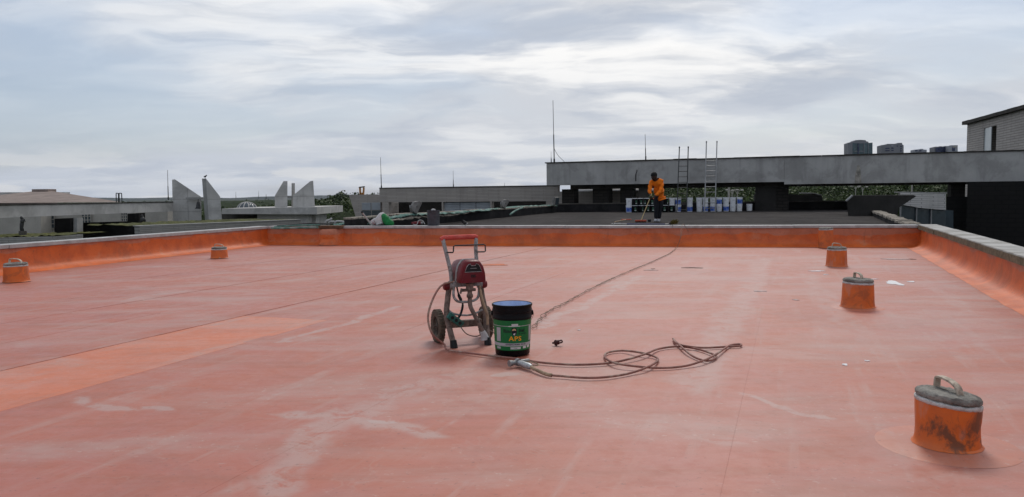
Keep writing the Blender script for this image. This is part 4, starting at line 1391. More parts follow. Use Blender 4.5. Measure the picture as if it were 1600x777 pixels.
MT['vent_cap'] = mat('cement_cap', (0.24, 0.225, 0.20), 0.95, 0.3, 7, 0.6, 0, dirt=(0.05, 0.045, 0.04), dirt_amt=0.6, dirt_scale=9)
MT['vent_collar'] = mat('white_sealant', (0.55, 0.53, 0.51), 0.8, 0.15, 12, 0.4, 0, dirt=(0.25, 0.2, 0.17), dirt_amt=0.5, dirt_scale=10)
MT['strap'] = mat('bone_strap', (0.50, 0.42, 0.33), 0.7, 0.2, 20, 0.2, 0, dirt=(0.1, 0.07, 0.05), dirt_amt=0.5, dirt_scale=25)
MT['disc'] = roof_mat('vent_skirt', (0.52, 0.165, 0.09), (0.49, 0.165, 0.11), 0.6)


def vent(label, loc, r0, r1, h, seed, hang, tilt=0.0, skirt=0.0, hscale=1.0, pale=0.25, has_handle=True, cap_h=0.032):
    o = thing('vent_pipe', label, 'roof vent', loc, 0.0, 'orange roof vents')
    m = vent_mat('vent_coating_%d' % seed, seed * 3.1, pale, 0.8 if seed == 1 else 0.3)
    rnd = random.Random(seed)
    k_ = MB()
    prof = [(r0 + 0.018, 0.014), (r0 + 0.008, 0.022), (r0 + 0.003, 0.045), (r0, 0.08)] + [(r0 + (r1 - r0) * t, 0.08 + (h - 0.08) * t) for t in (0.25, 0.5, 0.75, 1.0)]
    k_.lathe(prof, 44)
    k_.v = [(x + rnd.uniform(-.0015, .0015), y + rnd.uniform(-.0015, .0015), z + math.tan(tilt) * x * max(0, min(1, (z - 0.1) / max(0.05, h - 0.1)))) for x, y, z in k_.v]
    k_.build('sleeve', m, o, smooth=True, local=True)
    tl = lambda p: (p[0], p[1], p[2] + math.tan(tilt) * p[0])
    k_ = MB()
    k_.lathe([(r1 - 0.004, h - 0.010), (r1 + 0.002, h - 0.008), (r1 + 0.002, h + 0.006), (r1 - 0.004, h + 0.010), (r1 - 0.03, h + 0.014)], 44)
    k_.v = [tl((x, y, z + rnd.uniform(-.003, .003))) for x, y, z in k_.v]
    k_.build('collar', 'vent_collar', o, smooth='all', local=True)
    k_ = MB()
    rc = r1 - 0.001
    k_.lathe([(rc - 0.01, h + 0.012), (rc, h + 0.02), (rc, h + cap_h), (rc - 0.008, h + cap_h + 0.012), (rc - 0.03, h + cap_h + 0.018), (rc * 0.5, h + cap_h + 0.02), (0.001, h + cap_h + 0.02)], 44)
    k_.v = [tl((x + rnd.uniform(-.002, .002), y + rnd.uniform(-.002, .002), z + rnd.uniform(-.003, .003))) for x, y, z in k_.v]
    k_.build('cap', 'vent_cap', o, smooth=True, local=True)
    if has_handle:
        zc = h + cap_h + 0.005
        ca, sa = math.cos(hang), math.sin(hang)
        w_ = r1 * 0.62 * hscale
        hh = 0.07
        pts = [(-w_, -0.0), (-w_ * 0.98, hh * 0.7), (-w_ * 0.8, hh), (w_ * 0.1, hh * 0.98), (w_ * 0.75, hh * 0.72), (w_ * 0.98, hh * 0.3), (w_ * 1.05, -0.03)]
        P3 = spline([(x * ca, x * sa, z) for x, z in pts], 5)
        P3 = [Vector(tl((p.x, p.y, p.z + zc))) for p in P3]
        k_ = MB()
        # flat strap
        side = Vector((-sa, ca, 0)) * 0.017
        vs_, fs_ = [], []
        for i, p in enumerate(P3):
            t = (P3[min(i + 1, len(P3) - 1)] - P3[max(i - 1, 0)]).normalized()
            nrm = t.cross(side).normalized() * 0.006
            vs_ += [p + side + nrm, p - side + nrm, p - side - nrm, p + side - nrm]
        for i in range(len(P3) - 1):
            for j in range(4):
                fs_.append((i * 4 + j, i * 4 + (j + 1) % 4, i * 4 + 4 + (j + 1) % 4, i * 4 + 4 + j))
        fs_ += [(3, 2, 1, 0), tuple(len(P3) * 4 - 4 + q for q in range(4))]
        k_.add(vs_, fs_)
        k_.build('handle', 'strap', o, local=True, bevel=0.003)
    if skirt:
        k_ = MB()
        k_.lathe([(r0 + 0.015, 0.0125), (skirt - 0.02, 0.0075), (skirt, 0.0045)], 48)
        k_.build('skirt', 'disc', o, smooth=True, local=True)
    return o


vent('largest nearest orange vent with grey cement lid, strap handle and round skirt', (2.12, 3.654, 0), 0.140, 0.146, 0.222, 1, RAD(-80), RAD(-7), 0.32, 0.85)
vent('orange vent with slanted grey lid standing mid roof at right, on an orange patch', (3.711, 8.126, 0), 0.164, 0.154, 0.268, 2, RAD(-75), RAD(-2), 0.27, 0.6)
vent('orange vent with mossy lid behind the slanted one, right side', (5.397, 12.618, 0), 0.164, 0.153, 0.285, 3, RAD(-15), RAD(0), 0.21, 0.75)
vent('short orange vent without handle standing against the far parapet', (6.96, 16.86, 0.0), 0.168, 0.148, 0.41, 4, 0, RAD(2), 0.0, 1.0, 0.9, False)
vent('orange vent with looped handle near the left parapet, at the picture edge', (-7.569, 11.57, 0), 0.172, 0.162, 0.25, 5, RAD(-8), RAD(1), 0.0, 1.0, 0.8)
vent('small looking orange vent with handle below the left parapet corner', (-6.058, 15.722, 0), 0.165, 0.154, 0.19, 6, RAD(5), RAD(0), 0.0, 0.9, 0.8)

# ---- patches of white paint and torn membrane on the roof (flat stains lying on the sheets)
MT['white_spot'] = mat('dried_white_paint', (0.70, 0.69, 0.69), 0.6, 0.1, 20, 0.1)
MT['torn'] = mat('torn_membrane', (0.14, 0.09, 0.07), 0.9, 0.3, 20, 0.3)
MT['chalk'] = mat('chalky_smear', (0.46, 0.38, 0.36), 0.8, 0.2, 15, 0.1)


def blob(name, c, rx, ry, m, n=22, rz=0.0, seed=0):
    rnd = random.Random(seed)
    ph = [rnd.uniform(0, 6.28) for _ in range(5)]
    pts = []
    for j in range(n):
        a = 2 * math.pi * j / n
        f = 1 + 0.28 * math.sin(2 * a + ph[0]) + 0.2 * math.sin(3 * a + ph[1]) + 0.14 * math.sin(5 * a + ph[2]) + rnd.uniform(-.12, .12)
        x, y = rx * f * math.cos(a), ry * f * math.sin(a)
        pts.append((c[0] + x * math.cos(rz) - y * math.sin(rz), c[1] + x * math.sin(rz) + y * math.cos(rz), c[2]))
    k_ = MB()
    pts = [(x, y, 0.002) for x, y, z in pts]
    k_.prism(pts, (0, 0, 0.0075))
    return k_.build(name, m, roof)


for i, (c, rx, ry, m_) in enumerate([
        ((5.166, 10.246, 0.018), 0.10, 0.20, 'white_spot'), ((5.466, 10.372, 0.018), 0.04, 0.07, 'white_spot'), ((4.783, 11.909, 0.018), 0.11, 0.05, 'white_spot'),
        ((4.706, 11.382, 0.018), 0.03, 0.03, 'white_spot'), ((3.115, 9.534, 0.016), 0.06, 0.05, 'chalk'), ((3.266, 8.725, 0.016), 0.035, 0.03, 'chalk'),
        ((2.385, 5.404, 0.016), 0.022, 0.022, 'white_spot'), ((2.6, 5.521, 0.016), 0.015, 0.015, 'white_spot'), ((5.117, 10.727, 0.018), 0.05, 0.03, 'white_spot'),
        
        ((7.014, 13.863, 0.018), 0.22, 0.10, 'chalk'), ((7.276, 13.806, 0.02), 0.05, 0.04, 'torn'), ((3.004, 12.638, 0.018), 0.14, 0.06, 'torn'), ((2.246, 12.336, 0.018), 0.09, 0.05, 'chalk'),
        ((-0.289, 13.571, 0.018), 0.17, 0.16, 'torn_orange'), ((0.61, 6.926, 0.016), 0.012, 0.012, 'white_spot'),
        ((2.322, 12.524, 0.02), 0.03, 0.02, 'torn')]):
    if m_ == 'torn_orange' and m_ not in MT:
        MT[m_] = mat('exposed_orange', (0.50, 0.13, 0.045), 0.7, 0.15, 6, 0.2)
    blob('stain', c, rx, ry, m_, rz=random.uniform(-.3, .1), seed=i)

# ------------------------------------------------------------------ airless paint sprayer on its cart
MT['cart_paint'] = mat('spattered_grey_tube', (0.33, 0.325, 0.32), 0.6, 0.35, 18, 0.3, 0, speck=0.5, dirt=(0.09, 0.065, 0.05), dirt_amt=0.7, dirt_scale=18)
MT['cart_leg'] = mat('muddy_tube', (0.20, 0.15, 0.125), 0.7, 0.35, 18, 0.3, 0, dirt=(0.06, 0.04, 0.03), dirt_amt=0.7, dirt_scale=14)
MT['red_grip'] = mat('red_foam_grip', (0.52, 0.075, 0.06), 0.75, 0.15, 20, 0.2, 0, dirt=(0.45, 0.22, 0.18), dirt_amt=0.3, dirt_scale=14)
MT['red_shell'] = mat('red_housing', (0.135, 0.009, 0.014), 0.45, 0.15, 9, 0.05, 0, dirt=(0.11, 0.03, 0.03), dirt_amt=0.5, dirt_scale=16)
MT['tyre'] = mat('dusty_rubber', (0.125, 0.10, 0.075), 0.9, 0.35, 18, 0.6)
MT['rim'] = mat('dusty_rim', (0.09, 0.075, 0.06), 0.8, 0.3, 14, 0.3)
MT['teal_box'] = mat('teal_plastic', (0.02, 0.105, 0.085), 0.6, 0.2, 12, 0.1, 0, dirt=(0.12, 0.1, 0.08), dirt_amt=0.4, dirt_scale=20)
MT['hose_red'] = mat('red_hose_rubber', (0.27, 0.12, 0.095), 0.6, 0.25, 12, 0.2, 0, dirt=(0.38, 0.285, 0.225), dirt_amt=0.8, dirt_scale=7)
MT['tan_hose'] = mat('tan_hose', (0.36, 0.26, 0.17), 0.7, 0.2, 16, 0.2, 0, dirt=(0.16, 0.1, 0.07), dirt_amt=0.6, dirt_scale=14)
MT['clear'] = mat('cloudy_plastic', (0.48, 0.48, 0.48), 0.3, 0.15, 20, 0.1)

SO = Vector((-0.355, 6.243, 0.0))
SEX, SEY = Vector((0.927, 0.375, 0)), Vector((0.375, -0.927, 0))


def SL(a, b, z):
    return SO + SEX * a + SEY * b + Vector((0, 0, z))


spr = thing('paint_sprayer', 'red airless paint sprayer on a grey two wheeled cart beside the green pail', 'paint sprayer', SO)
for s in (-1, 1):
    # wheel
    c = SL(0.02 + s * 0.215, -0.27, 0.142)
    k = MB()
    ax = SEX
    k.lathe([(0.088, -0.022), (0.108, -0.030), (0.128, -0.027), (0.138, -0.018), (0.1405, 0), (0.138, 0.018), (0.128, 0.027), (0.108, 0.030), (0.088, 0.022)], 40, c, axis=ax)
    w_ = k.build('wheel', 'tyre', spr, smooth=True)
    k = MB()
    for j in range(30):      # tread blocks
        an = 2 * math.pi * j / 30
        up = Vector((0, 0, 1))
        t = ax.cross(up)
        dirv = t * math.cos(an) + up * math.sin(an)
        for sd in (-1, 1):
            cc = c + dirv * 0.1395 + ax * (sd * 0.013)
            tv = ax.cross(dirv) * 0.009
            rv = dirv * 0.005
            av = ax * 0.011
            k.add([cc + sx * tv + sy * rv + sz * av for sz in (-1, 1) for sy in (-1, 1) for sx in (-1, 1)],
                  [(0, 2, 3, 1), (4, 5, 7, 6), (0, 1, 5, 4), (2, 6, 7, 3), (0, 4, 6, 2), (1, 3, 7, 5)])
    k.build('tread', 'tyre', w_)
    k = MB()
    k.lathe([(0.001, -0.012), (0.026, -0.014), (0.03, -0.012), (0.03, 0.012), (0.026, 0.014), (0.001, 0.012)], 20, c, axis=ax)
    k.lathe([(0.078, -0.02), (0.0885, -0.022), (0.0885, 0.022), (0.078, 0.02), (0.078, -0.02)], 36, c, axis=ax)
    for j in range(6):
        an = 2 * math.pi * j / 6 + 0.3
        up = Vector((0, 0, 1))
        t = ax.cross(up)
        dirv = t * math.cos(an) + up * math.sin(an)
        k.tube([c + dirv * 0.024, c + dirv * 0.082], 0.009, 6)
    k.build('rim', 'rim', w_, smooth=True)
    # lower leg, oval tube, with rubber foot
    k = MB()
    k.tube(spline([SL(s * 0.150, 0.012, 0.05), SL(s * 0.158, -0.03, 0.12), SL(s * 0.172, -0.09, 0.26), SL(0.006 + s * 0.155, -0.13, 0.38), SL(0.012 + s * 0.138, -0.15, 0.495)], 4), 0.024, 12)
    k.build('leg', 'cart_leg', spr, smooth=True)
    k = MB()
    k.tube([SL(s * 0.148, 0.028, 0.0), SL(s * 0.149, 0.018, 0.03), SL(s * 0.150, 0.010, 0.065)], [0.031, 0.030, 0.027], 12)
    k.build('foot', 'black', spr, smooth=True)
    # clamp knob
    k = MB()
    cc = SL(0.012 + s * 0.158, -0.145, 0.495)
    k.lathe([(0.001, -0.025), (0.026, -0.025), (0.034, -0.018), (0.037, 0.0), (0.034, 0.02), (0.027, 0.032), (0.001, 0.034)], 20, cc, axis=SEX * s)
    k.build('knob', 'red_shell', spr, smooth=True)
    k = MB()
    cc = SL(0.012 + s * 0.128, -0.145, 0.50)
    k.lathe([(0.001, -0.016), (0.038, -0.016), (0.041, 0.0), (0.038, 0.016), (0.001, 0.016)], 20, cc, axis=SEX)
    k.build('clamp', 'cart_paint', spr, smooth=True)
    # upper handle tube
    k = MB()
    k.tube(spline([SL(0.012 + s * 0.118, -0.150, 0.49), SL(0.01 + s * 0.118, -0.160, 0.60), SL(0.005 + s * 0.126, -0.185, 0.70), SL(s * 0.136, -0.215, 0.80), SL(s * 0.146, -0.232, 0.865), SL(s * 0.142, -0.238, 0.885)], 4), 0.0165, 12)
    k.build('handle_tube', 'cart_paint', spr, smooth=True)
k = MB()
k.tube([SL(-0.166, -0.238, 0.880), SL(-0.140, -0.242, 0.893), SL(0, -0.242, 0.896), SL(0.140, -0.242, 0.896), SL(0.160, -0.238, 0.886)], [0.020, 0.0215, 0.021, 0.0215, 0.019], 14)
k.build('grip', 'red_grip', spr, smooth=True)
k = MB()    # wire pail hanger
b0 = -0.17
k.tube([SL(-0.135, b0, 0.775), SL(-0.088, b0 + .02, 0.775), SL(-0.085, b0 + .02, 0.785), SL(-0.083, b0 + .02, 0.825), SL(-0.070, b0 + .02, 0.832), SL(0.185, b0 + .02, 0.832), SL(0.198, b0 + .02, 0.825), SL(0.200, b0 + .02, 0.775), SL(0.19, b0 + .02, 0.77), SL(0.135, b0, 0.77)], 0.006, 8)
k.build('pail_hanger', 'dark_steel', spr, smooth=True)
k = MB()    # deck bar under the motor
k.add([SL(a, b, z) for z in (0.487, 0.530) for b in (-0.16, -0.10) for a in (-0.105, 0.13)], [(0, 2, 3, 1), (4, 5, 7, 6), (0, 1, 5, 4), (2, 6, 7, 3), (0, 4, 6, 2), (1, 3, 7, 5)])
k.build('deck_bar', 'cart_paint', spr, bevel=0.006)
k = MB()    # axle beam
k.add([SL(a, b, z) for z in (0.135, 0.195) for b in (-0.20, -0.155) for a in (-0.165, 0.165)], [(0, 2, 3, 1), (4, 5, 7, 6), (0, 1, 5, 4), (2, 6, 7, 3), (0, 4, 6, 2), (1, 3, 7, 5)])
k.build('axle_beam', 'cart_leg', spr, bevel=0.008)
k = MB()
k.tube([SL(-0.24, -0.27, 0.142), SL(0.24, -0.27, 0.142)], 0.008, 8)
for s in (-1, 1):
    k.tube([SL(s * 0.15, -0.18, 0.16), SL(s * 0.17, -0.27, 0.142)], 0.016, 8)
k.build('axle', 'cart_leg', spr, smooth=True)


def shell(prof_fn, bs, m, name, parent=None, smooth=True):
    """housing lofted along b from outline loops of (a, z)"""
    k_ = MB()
    n = None
    vs_ = []
    for b, sc in bs:
        loop = prof_fn(b, sc)
        n = len(loop)
        vs_ += [SL(a + 0.028, b, z + 0.012) for a, z in loop]
    fs_ = []
    for i in range(len(bs) - 1):
        for j in range(n):
            fs_.append((i * n + j, i * n + (j + 1) % n, (i + 1) * n + (j + 1) % n, (i + 1) * n + j))
    fs_ += [tuple(range(n - 1, -1, -1)), tuple(range((len(bs) - 1) * n, len(bs) * n))]
    k_.add(vs_, fs_)
    return k_.build(name, m, parent or spr, smooth=smooth)


def loop_of(b, sc):
    base = [(-0.112, 0.520), (-0.118, 0.535), (-0.113, 0.60), (-0.098, 0.655), (-0.070, 0.695), (-0.045, 0.707), (0.045, 0.707), (0.070, 0.695), (0.098, 0.655), (0.113, 0.60), (0.118, 0.535), (0.112, 0.520)]
    return [(a * sc, 0.520 + (z - 0.520) * (sc if sc < 1 else 1 + (sc - 1) * 0.6)) for a, z in base]


MZ = -0.02
hs = shell(loop_of, [(-0.33, 0.72), (-0.325, 0.80), (-0.30, 0.90), (-0.20, 0.97), (-0.10, 0.98)], 'red_shell', 'motor_housing')
shell(loop_of, [(-0.10, 0.99), (-0.098, 1.035), (-0.064, 1.035), (-0.062, 0.99)], 'cart_paint', 'housing_band')
fc = shell(loop_of, [(-0.062, 1.0), (-0.03, 1.0), (0.0, 0.975), (0.018, 0.93), (0.022, 0.90)], 'red_shell', 'front_cover')
k = MB()    # dark window on the cover, pale outline
zz = lambda z: z
win = [(-0.078, 0.618), (-0.060, 0.662), (-0.045, 0.683), (-0.026, 0.688), (-0.018, 0.672), (0.018, 0.672), (0.026, 0.688), (0.045, 0.683), (0.060, 0.662), (0.078, 0.618)]
k.prism([SL(a * 0.93 + 0.028, 0.0235, 0.532 + (z - 0.52) * 0.93) for a, z in win], SEY * 0.004)
k.build('control_window', 'black', fc)
k = MB()
k.tube([SL(a * 0.95 + 0.028, 0.026, 0.532 + (z - 0.52) * 0.94 - 0.002) for a, z in win], 0.0028, 6, close=True)
k.build('window_trim', 'cart_paint', fc)
k = MB()
k.prism([SL(a + 0.028, 0.028, z + 0.012) for a, z in ((-0.03, 0.637), (0.03, 0.637), (0.026, 0.642), (-0.026, 0.642))], SEY * 0.002)
k.build('scale_line', 'alu', fc)
for a, z in ((-0.014, 0.582), (0.0, 0.582), (0.014, 0.582), (-0.014, 0.57), (0.0, 0.57), (0.014, 0.57)):
    k = MB()
    a, z = a + 0.028, z + 0.012
    k.prism([SL(a - .005, 0.0225, z - .005), SL(a + .005, 0.0225, z - .005), SL(a + .005, 0.0225, z + .005), SL(a - .005, 0.0225, z + .005)], SEY * 0.002)
    k.build('vent_slot', 'black', fc)
k = MB()    # side panel marks
for b, z, hh in ((-0.25, 0.575, 0.03), (-0.22, 0.56, 0.05), (-0.19, 0.575, 0.03)):
    p0 = SL(-0.085, b, z + 0.012)
    k.prism([p0 + SEY * -0.011 - Vector((0, 0, hh / 2)), p0 + SEY * 0.011 - Vector((0, 0, hh / 2)), p0 + SEY * 0.011 + Vector((0, 0, hh / 2)), p0 + SEY * -0.011 + Vector((0, 0, hh / 2))], SEX * 0.006)
k.build('side_vents', 'black', hs)
# fluid pump under the housing
k = MB()
k.tube([SL(0.02, -0.05, 0.52), SL(0.02, -0.05, 0.47)], 0.032, 14)
k.tube([SL(0.02, -0.05, 0.47), SL(0.02, -0.05, 0.40)], 0.020, 12)
k.tube([SL(-0.05, -0.05, 0.465), SL(0.07, -0.05, 0.465)], 0.013, 10)
k.tube([SL(-0.05, -0.05, 0.48), SL(-0.065, -0.04, 0.44)], 0.009, 8)
k.lathe([(0.001, 0.40), (0.024, 0.40), (0.027, 0.405), (0.027, 0.425), (0.024, 0.43)], 6, SL(0.02, -0.05, 0))
k.build('pump', 'cart_leg', spr, smooth=True)
k = MB()
k.tube(spline([SL(0.02, -0.05, 0.40), SL(0.022, -0.045, 0.33), SL(0.05, -0.03, 0.26), SL(0.085, -0.01, 0.18), SL(0.12, 0.0, 0.10)], 6), [0.018] * 25, 12)
k.build('suction_tube', 'cart_leg', spr, smooth=True)
k = MB()
k.tube([SL(0.11, 0.0, 0.12), SL(0.124, 0.0, 0.085), SL(0.132, 0.0, 0.06), SL(0.134, 0.0, 0.05)], [0.022, 0.030, 0.038, 0.04], 16)
k.build('strainer', 'clear', spr, smooth=True)
k = MB()
k.tube(spline([SL(-0.105, -0.09, 0.49), SL(-0.115, -0.07, 0.42), SL(-0.085, -0.06, 0.375), SL(-0.02, -0.06, 0.365), SL(0.05, -0.06, 0.37), SL(0.10, -0.07, 0.40), SL(0.118, -0.09, 0.49)], 6), 0.011, 8)
k.build('guard_bar', 'cart_paint', spr, smooth=True)
k = MB()
k.tube(spline([SL(0.115, -0.08, 0.49), SL(0.13, -0.04, 0.36), SL(0.16, -0.02, 0.25), SL(0.158, -0.01, 0.17)], 5), 0.011, 8)
k.build('return_tube', 'tan_hose', spr, smooth=True)
k = MB()
k.tube(spline([SL(-0.15, -0.12, 0.30), SL(-0.10, -0.08, 0.265), SL(0.03, -0.08, 0.25), SL(0.16, -0.10, 0.285)], 6), 0.009, 8)
k.build('tie_rod', 'cart_paint', spr, smooth=True)
k = MB()
k.tube(spline([SL(-0.07, -0.12, 0.49), SL(-0.06, -0.10, 0.42), SL(-0.045, -0.09, 0.38), SL(-0.03, -0.09, 0.34), SL(-0.05, -0.08, 0.27), SL(-0.09, -0.06, 0.22)], 6), [0.007] * 6 + [0.013] * 7 + [0.008] * 6 + [0.010] * 12, 8)
k.build('power_lead', 'black', spr, smooth=True)
k = MB()
k.tube(spline([SL(-0.05, -0.12, 0.16), SL(0.0, -0.08, 0.09), SL(0.09, -0.06, 0.07), SL(0.17, -0.06, 0.12), SL(0.26, -0.03, 0.06)], 7), 0.0045, 6)
k.build('thin_lead', 'cart_leg', spr, smooth=True)
k = MB()    # teal socket box hanging from the tie rod
bc = SL(-0.115, -0.035, 0.225)
rotm = Matrix.Rotation(math.atan2(SEX.y, SEX.x), 4, 'Z') @ Matrix.Rotation(RAD(38), 4, 'Y')
k.add([bc + (rotm @ Vector((x * 0.075, y * 0.022, z * 0.028))) for z in (-1, 1) for y in (-1, 1) for x in (-1, 1)], [(0, 2, 3, 1), (4, 5, 7, 6), (0, 1, 5, 4), (2, 6, 7, 3), (0, 4, 6, 2), (1, 3, 7, 5)])
bx_ = k.build('socket_box', 'teal_box', spr, bevel=0.006)
for x in (-0.038, 0.002, 0.042):
    k = MB()
    p0 = bc + (rotm @ Vector((x, -0.023, 0)))
    k.lathe([(0.001, 0.002), (0.014, 0.002), (0.014, -0.002)], 14, p0, axis=rotm @ Vector((0, -1, 0)))
    k.build('socket', 'black', bx_)

# ------------------------------------------------------------------ hose and gun
hz = 0.022
arch = [SL(-0.10, -0.12, 0.53), SL(-0.16, -0.10, 0.527), SL(-0.24, -0.05, 0.50), SL(-0.32, 0.0, 0.40), SL(-0.365, 0.03, 0.27), SL(-0.34, 0.06, 0.14), SL(-0.25, 0.075, 0.055), (-0.519, 6, 0.022), (-0.333, 5.868, 0.022), (-0.131, 5.74, 0.022), (0.03, 5.641, 0.022),
        (0.225, 5.501, 0.022), (0.453, 5.427, 0.022), (0.69, 5.468, 0.022), (0.869, 5.574, 0.03), (1.014, 5.721, 0.036), (1.158, 5.963, 0.022), (1.328, 6.044, 0.022), (1.456, 5.936, 0.022), (1.524, 5.717, 0.024), (1.513, 5.613, 0.022), (1.422, 5.508, 0.022), (1.36, 5.643, 0.022),
        (1.335, 5.895, 0.034), (1.352, 6.327, 0.022), (1.355, 6.355, 0.022), (1.333, 6.162, 0.03), (1.371, 6.008, 0.034), (1.518, 5.983, 0.022), (1.733, 6.023, 0.022), (1.826, 6.044, 0.022), (1.84, 6.108, 0.022), (1.741, 6.051, 0.024), (1.539, 5.683, 0.036), (1.388, 5.467, 0.036),
        (1.222, 5.349, 0.022), (1.029, 5.298, 0.022), (0.83, 5.325, 0.034), (0.721, 5.425, 0.036), (0.692, 5.676, 0.022), (0.736, 5.838, 0.022), (0.855, 5.904, 0.022), (0.971, 5.759, 0.036), (1.065, 5.68, 0.022), (1.068, 5.546, 0.022), (0.956, 5.29, 0.036), (0.804, 5.153, 0.022), (0.637, 5.05, 0.022),
        (0.484, 5.03, 0.022), (0.338, 5.081, 0.022), (0.236, 5.124, 0.024), (0.161, 5.244, 0.03), (0.123, 5.318, 0.034)]
hose = thing('spray_hose', 'long dirty red and tan hose looping across the roof from the sprayer', 'hose', SL(-0.10, -0.12, 0.0))
k = MB()
pts = spline(arch, 7)
k.tube(pts[:-16], 0.0085, 8)
k.build('tube', 'hose_red', hose, smooth='all')
k = MB()
k.tube(pts[-17:], 0.013, 10)
k.build('sleeve', 'tan_hose', hose, smooth='all')

g0, g1 = Vector((0.123, 5.318, 0.034)), Vector((0.038, 5.439, 0.04))
gun = thing('spray_gun', 'silver spray gun with wire trigger guard lying at the hose end', 'spray gun', (g1.x, g1.y, 0.012))
gd = (g1 - g0).normalized()
gs = Vector((-gd.y, gd.x, 0)).normalized()
gs = -gs if gs.y < 0 else gs
k = MB()
k.tube([g0 - gd * 0.01, g0 + gd * 0.02, g0 + gd * 0.09, g1], [0.016, 0.023, 0.022, 0.019], 14)
k.build('grip', 'steel', gun, smooth=True)
k = MB()
k.tube([g1 - gd * 0.005, g1 + gd * 0.018], 0.028, 14)
k.tube([g1 + gd * 0.01 - gs * 0.045 + Vector((0, 0, .0)), g1 + gd * 0.01 + gs * 0.10], [0.017, 0.014], 12)
k.build('body', 'alu', gun, smooth=True)
k = MB()
k.tube([g1 + gd * 0.01 - gs * 0.045, g1 + gd * 0.01 - gs * 0.075], [0.02, 0.024], 10)
k.build('tip_guard', 'alu', gun, smooth=True)
k = MB()
q0 = g1 + gs * 0.085
k.tube(spline([g1 + gs * 0.06, q0 - gd * 0.03, q0 - gd * 0.10 + gs * .01, q0 - gd * 0.14 - gs * 0.01, g0 + gs * 0.03 + gd * 0.02, g0 + gd * 0.03], 5), 0.0045, 6)
k.build('trigger_guard', 'tan_hose', gun, smooth=True)
k = MB()
k.tube([g1 + gs * 0.05, g1 + gs * 0.045 - gd * 0.04, g1 + gs * 0.05 - gd * 0.09], [0.008, 0.009, 0.006], 8)
k.build('trigger', 'black', gun, smooth=True)

# ---- loose spray tip holder lying on the roof
c = Vector((0.361, 6.201, 0.014))
NV = lambda t: Vector(t) * 0.6
nz = thing('nozzle_guard', 'small dark red plastic spray tip guard lying alone on the roof', 'nozzle', (c.x, c.y, 0.012))
MT['maroon'] = mat('dark_maroon_plastic', (0.055, 0.012, 0.012), 0.5, 0.25, 30, 0.1)
k = MB()
k.tube([c + NV((-0.035, 0, 0.03)), c + NV((0.03, 0.01, 0.035))], [0.017, 0.02], 10)
k.tube([c + NV((-0.005, 0.0, 0.02)), c + NV((-0.015, -0.02, 0.0))], 0.013, 8)
k.tube([c + NV((-0.01, 0.0, 0.03)), c + NV((-0.02, 0.01, 0.065))], 0.009, 8)
k.tube([c + NV((-0.03, 0.0, 0.03)), c + NV((-0.06, 0.01, 0.022))], 0.008, 8)
k.build('body', 'maroon', nz, smooth=True)
k = MB()
for dy in (-0.015, 0.02):
    k.tube(spline([c + NV((0.025, dy, 0.05)), c + NV((0.06, dy, 0.062)), c + NV((0.078, dy, 0.045)), c + NV((0.06, dy, 0.03)), c + NV((0.025, dy, 0.025))], 4), 0.0045, 6)
k.tube([c + NV((0.05, -.015, 0.06)), c + NV((0.05, .02, 0.06))], 0.004, 6)
k.build('finger_guard', 'maroon', nz, smooth=True)

# ------------------------------------------------------------------ twisted power cord
cord = thing('power_cord', 'thin twisted brown cord running from the green pail to the far parapet', 'cord', (0.184, 7.042, 0.012))
path = [(0.193, 6.962, 0.02), (0.226, 7.241, 0.02), (0.303, 7.621, 0.02), (0.346, 7.869, 0.02), (0.483, 8.268, 0.02), (0.606, 8.606, 0.02), (0.816, 9.257, 0.02), (1.102, 10.079, 0.02), (1.433, 10.977, 0.02), (1.893, 12.143, 0.02), (2.34, 13.221, 0.02), (2.785, 14.37, 0.02), (3.182, 15.413, 0.02), (3.505, 16.443, 0.02)]
top = Vector((3.903, 17.494, 0.5))
base_ = Vector((3.693, 16.992, 0.05))
pp_ = spline(path + [base_, Vector((base_.x * .6 + top.x * .4, base_.y + 0.01, 0.28)), Vector((top.x, top.y - 0.02, 0.505)), Vector((top.x + .12, top.y + .25, 0.506)), Vector((top.x + .3, top.y + .6, 0.34)), Vector((top.x + 1.2, top.y + 4.5, 0.34))], 10)
k = MB()
k2 = MB()
a1, a2 = [], []
s_ = 0
for i, p in enumerate(pp_):
    if i:
        s_ += (p - pp_[i - 1]).length
    t = (pp_[min(i + 1, len(pp_) - 1)] - pp_[max(i - 1, 0)]).normalized()
    sd = Vector((-t.y, t.x, 0)).normalized()
    w1 = (0.018 if s_ < 1.6 else 0.008) * math.sin(s_ * 15) + 0.012 * math.sin(s_ * 6.1)
    a1.append(p + sd * w1)
    a2.append(p - sd * w1 + Vector((0, 0, 0.003)))
k.tube(a1, 0.0034, 6)
k2.tube(a2, 0.0034, 6)
MT['cord'] = mat('brown_cord', (0.20, 0.145, 0.105), 0.8, 0.3, 6, 0.1)
k.build('strand', 'cord', cord, smooth='all')
k2.build('strand', 'cord', cord, smooth='all')

